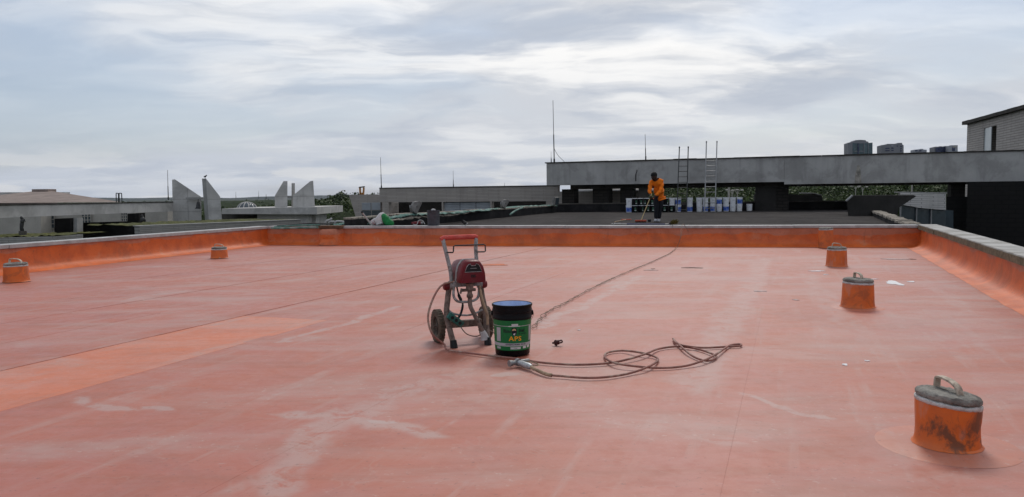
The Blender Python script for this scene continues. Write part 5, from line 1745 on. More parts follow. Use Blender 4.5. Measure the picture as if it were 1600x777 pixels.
# ------------------------------------------------------------------ paint pail with green label
pc = Vector((-0.004, 5.907, 0))
pail = thing('paint_pail', 'open black pail with green label and blue inside, standing beside the sprayer', 'pail', (pc.x, pc.y, 0.012))
R0, R1, PH = 0.134, 0.150, 0.395
pr = lambda z: R0 + (R1 - R0) * min(1, z / 0.30)
MT['pail_black'] = mat('glossy_black_pail', (0.006, 0.006, 0.007), 0.42, 0.3, 9, 0.03, spec=0.12)
MT['label_green'] = mat('label_green', (0.012, 0.155, 0.045), 0.45, 0.08, 10, 0.03)
MT['label_grey'] = mat('label_grey', (0.42, 0.42, 0.44), 0.5, 0.1, 10, 0.0)
MT['label_white'] = mat('label_white', (0.60, 0.60, 0.60), 0.5, 0.1, 10, 0.0)
MT['label_yellow'] = mat('label_yellow', (0.85, 0.36, 0.02), 0.5, 0.05, 10, 0.0)
MT['label_ink'] = mat('label_ink', (0.010, 0.012, 0.018), 0.5, 0.1, 10, 0.0)
MT['label_tan'] = mat('label_tan', (0.55, 0.38, 0.22), 0.5, 0.1, 10, 0.0)
MT['pail_blue'] = mat('blue_paint_inside', (0.40, 0.49, 0.70), 0.35, 0.2, 9, 0.05, 0, dirt=(0.48, 0.56, 0.72), dirt_amt=0.6, dirt_scale=9)
k = MB()
k.lathe([(0.001, 0.004), (R0 - 0.012, 0.004), (R0 - 0.004, 0.0), (R0, 0.006), (pr(.28), 0.28), (pr(.29) + 0.004, 0.285), (pr(.29) + 0.004, 0.300), (R1 + 0.002, 0.303), (R1 + 0.002, 0.335), (R1 + 0.006, 0.338), (R1 + 0.006, 0.352), (R1 + 0.003, 0.354), (R1 + 0.003, 0.376), (R1 + 0.008, 0.378), (R1 + 0.009, PH - 0.004), (R1 + 0.005, PH), (R1 - 0.001, PH), (R1 - 0.003, PH - 0.004)], 64)
k.build('shell', 'pail_black', pail, smooth=True, local=True)
k = MB()
k.lathe([(R1 - 0.004, PH - 0.003), (R1 - 0.006, PH - 0.06), (R1 - 0.008, 0.30), (R1 - 0.03, 0.28), (0.001, 0.275)], 64)
k.build('inside', 'pail_blue', pail, smooth=True, local=True)


def wrap(pts2, off, z_is=True):
    """(angle offset in metres along the surface, height) -> point on the pail, facing the camera"""
    res = []
    for x, z in pts2:
        rr = pr(z) + off
        an = -math.pi / 2 + PA_ + x / pr(z)
        res.append((rr * math.cos(an), rr * math.sin(an), z))
    return res


PA_ = RAD(4)


def band(name, x0, x1, z0, z1, off, m, parent, n=None, thick=0.0006):
    n = n or max(1, int((x1 - x0) / 0.006))
    k_ = MB()
    a = wrap([(x0 + (x1 - x0) * i / n, z0) for i in range(n + 1)], off) + wrap([(x0 + (x1 - x0) * i / n, z1) for i in range(n + 1)], off)
    k_.add(a, [(i, i + 1, n + 1 + i + 1, n + 1 + i) for i in range(n)])
    return k_.build(name, m, parent, smooth='all', local=True)


lab = band('label', -0.215, 0.215, 0.045, 0.278, 0.0012, 'label_green', pail)
band('stripe', -0.214, 0.214, 0.2335, 0.2375, 0.0018, 'label_grey', lab)
band('stripe', -0.040, 0.05, 0.2325, 0.2385, 0.0020, 'label_white', lab)
band('stripe', -0.214, 0.214, 0.083, 0.103, 0.0018, 'label_grey', lab)
band('stripe', -0.214, 0.214, 0.0785, 0.0815, 0.0018, 'label_white', lab)
band('text_panel', -0.150, -0.107, 0.115, 0.222, 0.0018, 'label_grey', lab)
band('text_panel', 0.140, 0.175, 0.115, 0.232, 0.0018, 'label_grey', lab)
band('text_panel', -0.016, 0.034, 0.240, 0.254, 0.0022, 'label_white', lab)
band('text_panel', -0.025, 0.055, 0.056, 0.073, 0.0018, 'label_white', lab)
band('text_panel', 0.075, 0.105, 0.058, 0.076, 0.0018, 'label_white', lab)
band('text_panel', 0.118, 0.15, 0.06, 0.078, 0.0018, 'label_white', lab)
band('text_panel', -0.150, -0.108, 0.056, 0.072, 0.0018, 'label_grey', lab)


def text(body, x, z, h, m, width=None, bold=0.0, shear=0.0, off=0.0026):
    cu = bpy.data.curves.new('lettering', 'FONT')
    cu.body = body
    cu.size = h / 0.69
    cu.align_x = 'CENTER'
    cu.shear = shear
    cu.offset = bold
    cu.resolution_u = 3
    cu.space_character = 1.12
    tmp = bpy.data.objects.new('lettering_source', cu)
    COL.objects.link(tmp)
    bpy.context.view_layer.update()
    ev = tmp.evaluated_get(bpy.context.evaluated_depsgraph_get())
    me0 = ev.to_mesh()
    vs_ = [v.co.copy() for v in me0.vertices]
    fs_ = [tuple(p.vertices) for p in me0.polygons]
    ev.to_mesh_clear()
    bpy.data.objects.remove(tmp)
    bpy.data.curves.remove(cu)
    if not vs_:
        return
    wd = max(v.x for v in vs_) - min(v.x for v in vs_)
    sx = (width / wd) if width else 1.0
    k_ = MB()
    k_.add(wrap([(x + v.x * sx, z + v.y) for v in vs_], off), fs_)
    me = bpy.data.meshes.new('lettering')
    me.from_pydata(k_.v, [], k_.f)
    me.materials.append(MT[m])
    o = bpy.data.objects.new('lettering', me)
    COL.objects.link(o)
    o.parent = lab
    return o


text('APS', 0.012, 0.123, 0.034, 'label_yellow', 0.098, 0.001)
text('Rhino', -0.050, 0.186, 0.026, 'label_ink', 0.058, 0.0012)
text('Shield', 0.064, 0.190, 0.026, 'label_ink', 0.050, 0.0012)
text('BY THE SEAL', 0.072, 0.173, 0.008, 'label_ink', 0.068, 0.0004)
text('ADHESIVE PRIMER SEALER', 0.018, 0.0885, 0.010, 'label_ink', 0.165, 0.0004)
text('5 GAL', 0.015, 0.061, 0.007, 'label_ink', 0.03, 0.0002)
# shield emblem
k = MB()
k.add(wrap([(-0.022, 0.222), (0.022, 0.222), (0.024, 0.19), (0.018, 0.170), (0.0, 0.158), (-0.018, 0.170), (-0.024, 0.19)], 0.003), [tuple(range(7))])
k.v = [tuple(p) for p in wrap([(x + 0.004, z) for x, z in [(-0.020, 0.222), (0.018, 0.222), (0.020, 0.19), (0.015, 0.170), (0.0, 0.158), (-0.015, 0.170), (-0.020, 0.19)]], 0.0035)]
k.build('emblem', 'label_ink', lab, local=True)
k = MB()
k.add(wrap([(-0.012, 0.200), (-0.008, 0.214), (0.006, 0.218), (0.016, 0.212), (0.018, 0.200), (0.006, 0.205)], 0.0042), [tuple(range(6))])
k.build('emblem_head', 'label_tan', lab, local=True)
k = MB()
k.add(wrap([(-0.006, 0.176), (0.004, 0.180), (0.012, 0.184), (0.010, 0.172), (0.004, 0.164)], 0.0042), [tuple(range(5))])
k.build('emblem_mark', 'label_white', lab, local=True)
for s in (-1, 1):
    k = MB()
    an = RAD(0 if s > 0 else 180) + RAD(6) * s
    c = Vector((math.cos(an), math.sin(an), 0))
    k.lathe([(0.02, -0.004), (0.022, 0.008), (0.014, 0.014), (0.001, 0.014)], 14, c * (R1 + 0.002) + Vector((0, 0, 0.318)), axis=c)
    k.build('handle_ear', 'pail_black', pail, smooth=True, local=True)
k = MB()     # bail hanging down at the back
pts = []
for i in range(25):
    t = math.pi * i / 24
    x = (R1 + 0.018) * math.cos(t)
    y = (R1 + 0.02) * math.sin(t)
    z = 0.318 - 0.15 * math.sin(t)
    pts.append((x, y, z))
k.tube(pts, 0.0022, 6)
k.build('bail', 'steel', pail, smooth='all', local=True)

# ------------------------------------------------------------------ far pails: white and blue, black with green labels
MT['pail_white'] = mat('white_pail_plastic', (0.74, 0.75, 0.77), 0.5, 0.08, 6, 0.05, 0, dirt=(0.3, 0.3, 0.3), dirt_amt=0.3, dirt_scale=10)
MT['pail_bluelab'] = mat('blue_pail_label', (0.04, 0.11, 0.45), 0.5, 0.35, 7, 0.0, 0, dirt=(0.32, 0.38, 0.55), dirt_amt=0.45, dirt_scale=9)


MT['label_dull'] = mat('dull_green_label', (0.03, 0.085, 0.05), 0.6, 0.4, 9, 0.0, 0, dirt=(0.25, 0.27, 0.26), dirt_amt=0.5, dirt_scale=14)


def make_pail(kind):
    o = bpy.data.objects.new('stored_pail', None)
    COL.objects.link(o)
    o['category'] = 'pail'
    o['group'] = 'paint pails stored at the far end of the dark roof'
    body_m = 'pail_black' if kind == 'black' else 'pail_white'
    r0, r1, h = 0.125, 0.142, 0.345
    k_ = MB()
    k_.lathe([(0.001, 0.0), (r0, 0.0), (r0 + 0.004, 0.01), (r1 - .004, 0.27), (r1 + 0.004, 0.275), (r1 + 0.004, 0.29), (r1, 0.295), (r1 + .002, h - 0.02)], 20)
    k_.build('shell', body_m, o, smooth=True, local=True)
    k_ = MB()
    k_.lathe([(r1 + 0.003, h - 0.025), (r1 + 0.010, h - 0.022), (r1 + 0.010, h - 0.002), (r1 - 0.004, h), (0.001, h - 0.006)], 20)
    k_.build('lid', 'pail_white' if kind != 'open' else 'pail_black', o, smooth=True, local=True)
    if kind == 'blue':
        k_ = MB()
        k_.lathe([(0.131, 0.03), (0.1395, 0.24)], 12, a0=RAD(-170), a1=RAD(-20))
        k_.build('label', 'pail_bluelab', o, smooth='all', local=True)
    if kind == 'bluehalf':
        k_ = MB()
        k_.lathe([(0.131, 0.03), (0.1395, 0.24)], 10, a0=RAD(-100), a1=RAD(-10))
        k_.build('label', 'pail_bluelab', o, smooth='all', local=True)
    if kind == 'black':
        k_ = MB()
        k_.lathe([(0.132, 0.05), (0.1395, 0.24)], 10, a0=RAD(-112), a1=RAD(-72))
        lb = k_.build('label', 'label_dull', o, smooth='all', local=True)
        k_ = MB()
        k_.lathe([(0.1355, 0.08), (0.1370, 0.11)], 8, a0=RAD(-110), a1=RAD(-74))
        k_.build('stripe', 'label_white', lb, smooth='all', local=True)
    return o


PROTO = {k_: make_pail(k_) for k_ in ('white', 'blue', 'bluehalf', 'black')}
USED = set()


def put_pail(kind, x, y, z, rz, label):
    o = PROTO[kind] if kind not in USED else copy_tree(PROTO[kind])
    USED.add(kind)
    o.location = (x, y, z)
    o.rotation_euler = (0, 0, rz)
    o['label'] = label


FY = 37.6
zf = DZ + 0.016
# (x in metres along the kerb, upper pail, lower pail, where)
stacks = [(5.776, 'white', 'blue', 'leftmost column, left of the black pails'),
          (6.075, 'black', 'black', 'first black column from the left'), (6.374, 'black', 'black', 'second black column from the left'),
          (6.673, 'black', 'black', 'third black column, just left of the worker'), (6.972, 'black', 'black', 'fourth black column, behind the worker'),
          (7.271, 'black', 'black', 'fifth black column, behind the worker'), (7.573, 'black', 'black', 'sixth black column, right of the worker'),
          (7.902, 'white', 'black', 'mixed column right of the worker'), (8.216, 'blue', 'bluehalf', 'blue column behind the foot of the dark ladder'),
          (8.771, 'white', 'blue', 'lone column between the two ladders'),
          (9.253, 'white', 'white', 'first white column left of the pale ladder'), (9.570, 'white', 'blue', 'column behind the left rail of the pale ladder'),
          (9.924, 'white', 'blue', 'column between the rails of the pale ladder'), (10.238, 'blue', 'white', 'column behind the right rail of the pale ladder'),
          (10.571, 'white', 'blue', 'third column from the right end'), (10.897, 'white', 'white', 'second column from the right end, all white'),
          (11.233, 'blue', 'white', 'rightmost stacked column')]
names = {'white': 'plain white pail', 'blue': 'white pail with blue label', 'bluehalf': 'white pail with narrow label', 'black': 'black pail'}
for x, up_, lo_, where in stacks:
    y = FY + random.uniform(-0.04, 0.04)
    rv = 1.1 if lo_ == 'black' else 0.35
    put_pail(lo_, x, y, zf, random.uniform(-rv, rv), names[lo_] + ', lower of ' + where)
    put_pail(up_, x + random.uniform(-.012, .012), y, zf + 0.347, random.uniform(-rv, rv), names[up_] + ', upper of ' + where)
put_pail('bluehalf', 11.916, FY + 0.6, zf, 2.2, 'single dim white pail standing apart to the right of the pail row')

# ------------------------------------------------------------------ ladders
def ladder(label, foot, head, w0, w1, n, m, z_first, rung_to):
    f, h = Vector(foot), Vector(head)
    o = thing('ladder', label, 'ladder', f)
    ax = Vector((math.cos(RAD(-4)), math.sin(RAD(-4)), 0))
    for s in (-1, 1):
        k_ = MB()
        k_.tube([f + ax * s * w0 / 2, h + ax * s * w1 / 2], 0.026, 8)
        k_.build('rail', m, o, smooth=True)
        k_ = MB()
        e = h + ax * s * w1 / 2
        k_.tube([e - Vector((0, 0, 0.02)), e + Vector((0, 0, 0.06))], 0.034, 8)
        k_.build('rail_cap', m, o, smooth=True)
    for i in range(n):
        t = z_first + (rung_to - z_first) * i / (n - 1)
        p = f.lerp(h, t)
        wd = w0 + (w1 - w0) * t
        k_ = MB()
        k_.tube([p - ax * wd / 2, p + ax * wd / 2], 0.016, 8)
        k_.build('rung', m, o, smooth=True)


ladder('dark steel ladder leaning on the grey beam, left of the pale one', (8.163, 36.6, 0.173), (8.704, 38.6, 3.527), 0.46, 0.44, 9, 'dark_steel', 0.08, 0.72)
ladder('pale aluminium extension ladder leaning on the grey beam above the white pails', (9.568, 36.8, 0.215), (10.052, 38.4, 3.771), 0.50, 0.52, 10, 'alu', 0.08, 0.74)

# ------------------------------------------------------------------ lightning rods and aerials
def rod(label, foot, top_, r, cat='aerial', guy=None, base=True):
    f, t = Vector(foot), Vector(top_)
    o = thing('lightning_rod', label, cat, f)
    k_ = MB()
    mid_ = f.lerp(t, 0.45)
    r *= 0.7
    k_.tube([f, mid_, mid_, t], [r, r, r * 0.6, r * 0.45], 6)
    k_.build('mast', 'dark_steel', o)
    if base:
        k_ = MB()
        k_.tube([f - Vector((0, 0, 0.05)), f + Vector((0, 0, 0.2))], r * 1.5, 8)
        k_.build('socket', 'dark_steel', o)
    if guy:
        k_ = MB()
        k_.tube(spline(guy, 5), 0.012, 5)
        k_.build('guy_wire', 'dark_steel', o)


rod('tallest lightning rod with a slack wire at the left end of the grey beam', (2.389, 42.4, 3.016), (2.34, 42.4, 6.416), 0.045, guy=[(2.404, 42.4, 3.755), (2.616, 42.6, 3.412), (2.97, 42.6, 3.054)])
rod('short thin rod just left of the tallest lightning rod', (2.212, 42.2, 3.01), (2.205, 42.2, 3.605), 0.025)
rod('slim lightning rod on the grey beam left of the ladders', (7.21, 41, 3.043), (7.173, 41, 4.403), 0.035)
rod('lightning rod at the left step of the taupe block building', (-8.435, 49.6, 1.739), (-8.451, 49.6, 3.763), 0.04)
rod('thin rod on the middle of the taupe block building', (-3.654, 48.2, 1.758), (-3.657, 48.2, 2.803), 0.03)
rod('lightning rod left of the nearer bell fins', (-25.172, 56, 1.169), (-25.142, 56, 3.319), 0.045)
rod('tiny far mast on the horizon between the bell fins, left one', (-324.792, 900, -0.125), (-324.632, 900, 8.527), 0.35, base=False)
rod('tiny far mast on the horizon between the bell fins, taller right one', (-364.24, 1100, -0.773), (-364.02, 1100, 11.18), 0.4, base=False)
rod('tiny far mast on the horizon left of the farther fins', (-417.608, 1300, -1.275), (-417.574, 1300, 6.335), 0.9, base=False)
rod('tiny thin rod near the right end of the taupe building', (-0.417, 47.5, 1.757), (-0.419, 47.5, 1.995), 0.02, base=False)

# hooped ladder top on the pavilion roof
r = thing('hatch_rails', 'pair of small hooped handrails on the pavilion roof', 'handrail', (-25.751, 50, 1.045))
for q in ([(-25.889, 50, 1.046), (-25.873, 50, 1.569), (-25.841, 50, 1.623), (-25.766, 50, 1.622), (-25.726, 50, 1.567), (-25.742, 50, 1.045)], [(-25.692, 50, 1.044), (-25.676, 50, 1.567), (-25.64, 50, 1.621), (-25.556, 50, 1.62), (-25.517, 50, 1.565), (-25.516, 50, 1.043)]):
    k = MB()
    k.tube(spline(q, 3), 0.03, 6)
    k.build('hoop', 'dark_steel', r)

# orange framed hood on the low end of the taupe building
c = Vector((-10.006, 51, 1.383))
r = thing('chimney_hood', 'small rusty orange frame hood on the taupe building roof', 'chimney', c)
MT['rust'] = mat('rusty_orange', (0.36, 0.17, 0.05), 0.8, 0.3, 8, 0.2)
for dx in (-0.09, 0.14):
    k = MB()
    k.box((c.x + dx, c.y, c.z + 0.22), (0.09, 0.2, 0.48), 0, 0, RAD(6 if dx > 0 else -3))
    k.build('post', 'rust', r)
k = MB()
k.box((c.x + .03, c.y, c.z + 0.49), (0.36, 0.3, 0.07), 0, 0, RAD(-8))
k.build('hood', 'dark_steel', r)
k = MB()
k.box((c.x + .02, c.y, c.z + 0.06), (0.2, 0.2, 0.12))
k.build('base', 'rust', r)

# small bird on the second fin
c = Vector((-21.199, 53, 2.625))
r = thing('bird', 'small dark bird perched on top of the tall bell fin', 'bird', c)
k = MB()
k.tube(spline([c + Vector((-.11, 0, .07)), c + Vector((-.04, 0, .10)), c + Vector((.04, 0, .14)), c + Vector((.08, 0, .19)), c + Vector((.115, 0, .20)), c + Vector((.15, 0, .195))], 4),
       [0.012, .02, .035, .048, .055, .058, .058, .055, .05, .046, .04, .036, .032, .034, .036, .034, .03, .02, .012, .006, .003], 8)
for s in (-1, 1):
    k.tube([c + Vector((0, s * .02, .08)), c + Vector((.01, s * .02, -.005))], 0.008, 5)
k.build('body', 'dark_steel', r, smooth='all')

# ------------------------------------------------------------------ floodlights on the black parapet
MT['flood'] = mat('grey_lamp_housing', (0.16, 0.15, 0.14), 0.6, 0.2, 8, 0.1)


def flood(label, c, sc, yaw, pitch):
    c = Vector(c)
    o = thing('floodlight', label, 'floodlight', c)
    M = Matrix.Translation(c + Vector((0, 0, 0.22 * sc))) @ Matrix.Rotation(yaw, 4, 'Z') @ Matrix.Rotation(pitch, 4, 'Y')
    k_ = MB()
    f0 = [(-.2, -.19), (.2, -.19), (.2, .19), (-.2, .19)]
    vs_ = [M @ Vector((-.09 * sc, x * sc, z * sc)) for x, z in f0] + [M @ Vector((.02 * sc, x * sc, z * sc)) for x, z in f0] + [M @ Vector((.12 * sc, x * .55 * sc, z * .55 * sc)) for x, z in f0]
    fs_ = [(3, 2, 1, 0), (8, 9, 10, 11)] + [(i * 4 + j, i * 4 + (j + 1) % 4, i * 4 + 4 + (j + 1) % 4, i * 4 + 4 + j) for i in range(2) for j in range(4)]
    k_.add(vs_, fs_)
    k_.build('housing', 'flood', o, bevel=0.01)
    k_ = MB()
    k_.add([M @ Vector((-.093 * sc, x * .86 * sc, z * .86 * sc)) for x, z in f0] + [M @ Vector((-.099 * sc, x * .86 * sc, z * .86 * sc)) for x, z in f0], [(0, 1, 2, 3), (7, 6, 5, 4), (0, 1, 5, 4), (1, 2, 6, 5), (2, 3, 7, 6), (3, 0, 4, 7)])
    k_.build('lens', 'glass', o)
    for s in (-1, 1):
        k_ = MB()
        k_.tube([M @ Vector((0.02 * sc, s * .215 * sc, 0)), c + Vector((0.03, s * .1 * sc, 0.03)), c + Vector((0.03, 0, -0.02))], 0.016 * sc, 6)
        k_.build('bracket', 'dark_steel', o)
    k_ = MB()
    k_.box((M @ Vector((.13 * sc, .0, -.05 * sc))), (.07 * sc, .09 * sc, .07 * sc), yaw)
    k_.build('junction_box', 'alu', o)


flood('square grey floodlight tilted on the black parapet behind the grey pail', (-2.817, 22.3, 0.722), 0.95, RAD(205), RAD(-28))
flood('floodlight in the middle of the black parapet, tilted left', (-0.3, 31.5, 0.69), 0.95, RAD(200), RAD(-32))
flood('dark floodlight at the far end of the parapet beside the first column', (2.202, 38.2, 0.689), 1.05, RAD(150), RAD(-8))

# ------------------------------------------------------------------ teal netting over the parapet
MT['net'] = mat('teal_netting', (0.10, 0.20, 0.17), 0.85, 0.35, 5, 0.5, 0, dirt=(0.30, 0.30, 0.27), dirt_amt=0.6, dirt_scale=5)
r = thing('netting', 'teal green netting draped along the coping of the black parapet', 'netting', (-3.2, 23.0, 0.72))


def ribbon(pts, wd, m, name, parent, jit=0.03, th=0.012):
    P_ = spline(pts, 8)
    vs_, fs_ = [], []
    for i, p in enumerate(P_):
        t = (P_[min(i + 1, len(P_) - 1)] - P_[max(i - 1, 0)]).normalized()
        s = Vector((t.y, -t.x, 0)).normalized()
        w_ = wd * random.uniform(0.75, 1.2)
        for f in (-1, -0.33, 0.33, 1):
            vs_.append(p + s * w_ * f / 2 + Vector((0, 0, random.uniform(-jit, jit) - (0.04 if abs(f) == 1 else 0))))
    for i in range(len(P_) - 1):
        for j in range(3):
            fs_.append((i * 4 + j, i * 4 + 4 + j, i * 4 + 5 + j, i * 4 + 1 + j))
    k_ = MB()
    k_.add(vs_, fs_)
    o = k_.build(name, m, parent, smooth='all')
    s_ = o.modifiers.new('solid', 'SOLIDIFY')
    s_.thickness = th
    return o


ribbon([(-3.816, 20.4, 0.532), (-3.697, 20.8, 0.577), (-3.463, 21.2, 0.659), (-3.164, 21.6, 0.716), (-2.878, 22.2, 0.735), (-2.56, 23.2, 0.716), (-2.086, 25, 0.699), (-1.395, 28, 0.699), (-0.506, 31.2, 0.724), (0.448, 34, 0.738), (1.419, 37, 0.735), (2.225, 38.6, 0.722)], 0.20, 'net', 'net_strip', r)
ribbon([(-3.504, 20.9, 0.563), (-3.075, 21.6, 0.624), (-2.67, 22.8, 0.641), (-2.087, 25, 0.637), (-1.396, 28, 0.647)], 0.12, 'rubble', 'torn_fringe', r)
k = MB()
k.tube(spline([(-0.059, 28.6, 0.512), (0.165, 29.6, 0.645), (0.434, 31, 0.718)], 5), 0.035, 8)
k.build('drip_tube', 'net', r, smooth='all')

# ------------------------------------------------------------------ bits on the far coping
ZC = 0.489
cx = lambda p: (p[0], p[1], ZC)
# pilaster stub bulging out of the far parapet with a plank on it
c0, c1 = Vector((-5.05, 19.89, 0)), Vector((-4.33, 19.735, 0))
dd = (c1 - c0).normalized()
nf = Vector((dd.y, -dd.x, 0))
r = thing('flashed_stub', 'bulging orange flashed block at the left end of the far parapet', 'wall block', c0.lerp(c1, .5))
k = MB()
mid_ = c0.lerp(c1, 0.5)
hw = (c1 - c0).length / 2
vs, fs = [], []
for i in range(13):
    a = -1 + 2 * i / 12
    bulge = (1 - abs(a) ** 4) * 0.36
    for (f, z) in ((1.15, 0.015), (1.0, 0.06), (0.85, 0.16), (0.92, 0.28), (0.9, 0.36), (0.75, 0.42)):
        p = mid_ + dd * hw * a * (1.02 if z < .1 else 1) + nf * (bulge * f + random.uniform(-.006, .006) - 0.06)
        vs.append((p.x, p.y, z + random.uniform(-.006, .006)))
for i in range(12):
    for j in range(5):
        q = i * 6 + j
        fs.append((q, q + 6, q + 7, q + 1))
fs.append(tuple(i * 6 + 5 for i in range(13)))
k.add(vs, fs)
k.build('flashing', 'flash', r, smooth=True)
r = thing('plank', 'short brown timber plank lying on the flashed stub', 'plank', (mid_.x, mid_.y, 0.43))
MT['wood'] = mat('weathered_brown_wood', (0.13, 0.075, 0.045), 0.9, 0.35, 7, 0.4, 0)
k = MB()
pm = mid_ + nf * 0.05
k.box((pm.x, pm.y, 0.468), (0.70, 0.30, 0.075), math.atan2(dd.y, dd.x))
k.build('board', 'wood', r, bevel=0.006)
for i, (a, b, lab_, m_, rr) in enumerate((((-5.835, 18.477, 0.5), (-4.646, 18.263, 0.52), 'thin teal tube lying on the coping at the left corner', 'net', 0.024), ((-6.016, 19.259, 0.5), (-4.96, 19.7, 0.52), 'second teal tube crossing the first on the left corner coping', 'net', 0.024),
                                         ((-6.085, 19.747, 0.505), (-4.758, 20.253, 0.53), 'dark tube lying behind the teal tubes on the corner coping', 'dark_steel', 0.022))):
    r = thing('tube', lab_, 'tube', a, group='tubes lying on the corner coping')
    k = MB()
    a, b = Vector(a), Vector(b)
    k.tube([a, a.lerp(b, .5) + Vector((0, 0, -.004 + .02 * i)), b], rr, 10)
    k.build('pipe', m_, r, smooth=True)
for i, (q, lab_) in enumerate((([(-5.138, 21, 0.461), (-5.108, 21, 0.576), (-5.001, 21, 0.619), (-4.956, 21, 0.655)], 'tall bent white tube end standing up behind the plank'),
                               ([(-5.098, 21.2, 0.453), (-5.078, 21.2, 0.537), (-5.033, 21.2, 0.557), (-4.935, 21.2, 0.553)], 'low bent white tube behind the plank, middle one'),
                               ([(-4.929, 21.2, 0.451), (-4.909, 21.2, 0.538), (-4.854, 21.2, 0.566), (-4.73, 21.2, 0.558), (-4.624, 21.2, 0.537)], 'long bent white tube behind the plank, right one'))):
    r = thing('bent_tube', lab_, 'tube', q[0], group='bent white tubes behind the plank')
    k = MB()
    k.tube(spline(q, 5), 0.03, 8)
    k.build('pipe', 'coping', r, smooth='all')
r = thing('tarpaulin', 'flattened teal and dark tarpaulin lying left of the sack', 'tarpaulin', (-4.493, 21, 0.499))
ribbon([(-4.876, 20.9, 0.489), (-4.686, 21, 0.518), (-4.481, 21.2, 0.527), (-4.199, 21.3, 0.502)], 0.35, 'net', 'sheet', r, 0.02)
ribbon([(-4.564, 20.6, 0.48), (-4.258, 20.8, 0.49), (-3.911, 21, 0.484)], 0.4, 'bitumen_wall', 'underlay', r, 0.02)

MT['sack_white'] = mat('white_woven_sack', (0.55, 0.54, 0.53), 0.8, 0.1, 12, 0.4)
MT['sack_green'] = mat('green_woven_sack', (0.010, 0.17, 0.045), 0.6, 0.2, 12, 0.4, 0, dirt=(0.02, 0.26, 0.08), dirt_amt=0.5, dirt_scale=8)
MT['sack_red'] = mat('red_sack_print', (0.45, 0.08, 0.10), 0.8, 0.1, 12, 0.3)


def sack(name, pts, radii, m, parent, n=14, sq=0.75):
    k_ = MB()
    P_ = spline(pts, 5)
    rr = []
    for i in range(len(P_)):
        f = i / (len(P_) - 1) * (len(radii) - 1)
        a = int(min(f, len(radii) - 2))
        rr.append((radii[a] + (radii[a + 1] - radii[a]) * (f - a)) * random.uniform(0.93, 1.07))
    k_.tube(P_, rr, n)
    k_.v = [(x + random.uniform(-.008, .008), y + random.uniform(-.008, .008), max(z, ZC + 0.003)) for x, y, z in k_.v]
    return k_.build(name, m, parent, smooth='all', subsurf=1)


b = Vector((-3.399, 19.859, 0.489))
r = thing('sack', 'crumpled green and white woven sack slumped on the far coping', 'sack', b)
sack('white_half', [b + Vector((-.02, 0, .02)), b + Vector((-.04, 0.02, .12)), b + Vector((0.02, 0.02, .24)), b + Vector((.09, 0.02, .31))], [.11, .13, .11, .05], 'sack_white', r)
sack('green_half', [b + Vector((.05, -.03, .30)), b + Vector((.10, -.04, .20)), b + Vector((.17, -.04, .10)), b + Vector((.27, -.03, .06)), b + Vector((.33, -.03, .05))], [.05, .10, .11, .085, .03], 'sack_green', r)
b = Vector((-3.626, 19.918, 0.489))
r = thing('sack', 'small red and white striped bag leaning left of the green sack', 'bag', b)
sack('body', [b + Vector((-.05, 0.05, .01)), b + Vector((-.01, 0.05, .06)), b + Vector((.06, .05, .13)), b + Vector((.09, .06, .16))], [.05, .085, .08, .04], 'sack_white', r)
for i in range(3):
    k = MB()
    cc = b + Vector((-.03 + .035 * i, 0.05, .035 + .035 * i))
    k.lathe([(.074 + .012 * (i == 1), -.008), (.088 + .006 * (i == 1), 0), (.074 + .012 * (i == 1), .008)], 18, cc, axis=(0.62, 0, 0.62))
    k.v = [(x, y, max(z, ZC + 0.004)) for x, y, z in k.v]
    k.build('stripe', 'sack_red', r, smooth='all')
a, b2 = Vector((-3.649, 19.858, 0.5)), Vector((-3.864, 19.6, 0.866))
r = thing('stick', 'pale wooden stick with dark tip leaning beside the striped bag', 'stick', a)
k = MB()
k.tube([a, a.lerp(b2, .9)], 0.022, 8)
k.build('shaft', 'coping', r, smooth=True)
k = MB()
k.tube([a.lerp(b2, .9), b2], 0.026, 8)
k.build('tip', 'black', r, smooth=True)

c = Vector((-1.997, 19.371, 0.489))
r = thing('grey_pail', 'dark grey ribbed pail standing on the far coping behind the sprayer', 'pail', (c.x, c.y + 0.1, ZC))
MT['pail_grey'] = mat('dark_grey_plastic', (0.055, 0.055, 0.065), 0.6, 0.2, 8, 0.05)
k = MB()
prof = [(0.001, 0.002), (0.145, 0.002), (0.15, 0.008)]
for i in range(8):
    z = 0.03 + i * 0.042
    prof += [(0.150 + i * .0012, z), (0.154 + i * .0012, z + 0.006), (0.154 + i * .0012, z + 0.016), (0.150 + i * .0012, z + 0.022)]
prof += [(0.162, 0.372), (0.168, 0.376), (0.168, 0.39), (0.158, 0.39), (0.15, 0.34), (0.001, 0.33)]
k.lathe(prof, 36)
k.build('shell', 'pail_grey', r, smooth=True, local=True)
k = MB()
k.tube([(-.05, 0, 0.39), (-.01, -.02, .405), (.05, 0, .40)], [.02, .028, .018], 8)
k.build('rag', 'sack_white', r, smooth='all', local=True)

c = Vector((-2.459, 19.821, 0.489))
r = thing('angle_grinder', 'small red hand tool with pale cord lying left of the grey pail', 'tool', c)
k = MB()
k.tube([c + Vector((-.16, .12, .04)), c + Vector((-.06, .12, .05)), c + Vector((.08, .12, .05))], [.035, .045, .04], 10)
k.build('body', 'red_shell', r, smooth=True)
k = MB()
k.tube([c + Vector((.08, .12, .05)), c + Vector((.13, .12, .045))], .035, 10)
k.build('gear_head', 'alu', r, smooth=True)
k = MB()
k.tube(spline([c + Vector((-.14, .1, .03)), c + Vector((-.02, .05, .015)), c + Vector((.03, .07, .12)), c + Vector((.13, .08, .11)), c + Vector((.19, .06, .02))], 6), .009, 6)
k.build('lead', 'sack_white', r, smooth='all')
a, b2 = Vector((-1.243, 19.2, 0.598)), Vector((-1.148, 19.2, 0.5))
r = thing('canister', 'small black canister tilted on the far coping right of the grey pail', 'canister', b2)
k = MB()
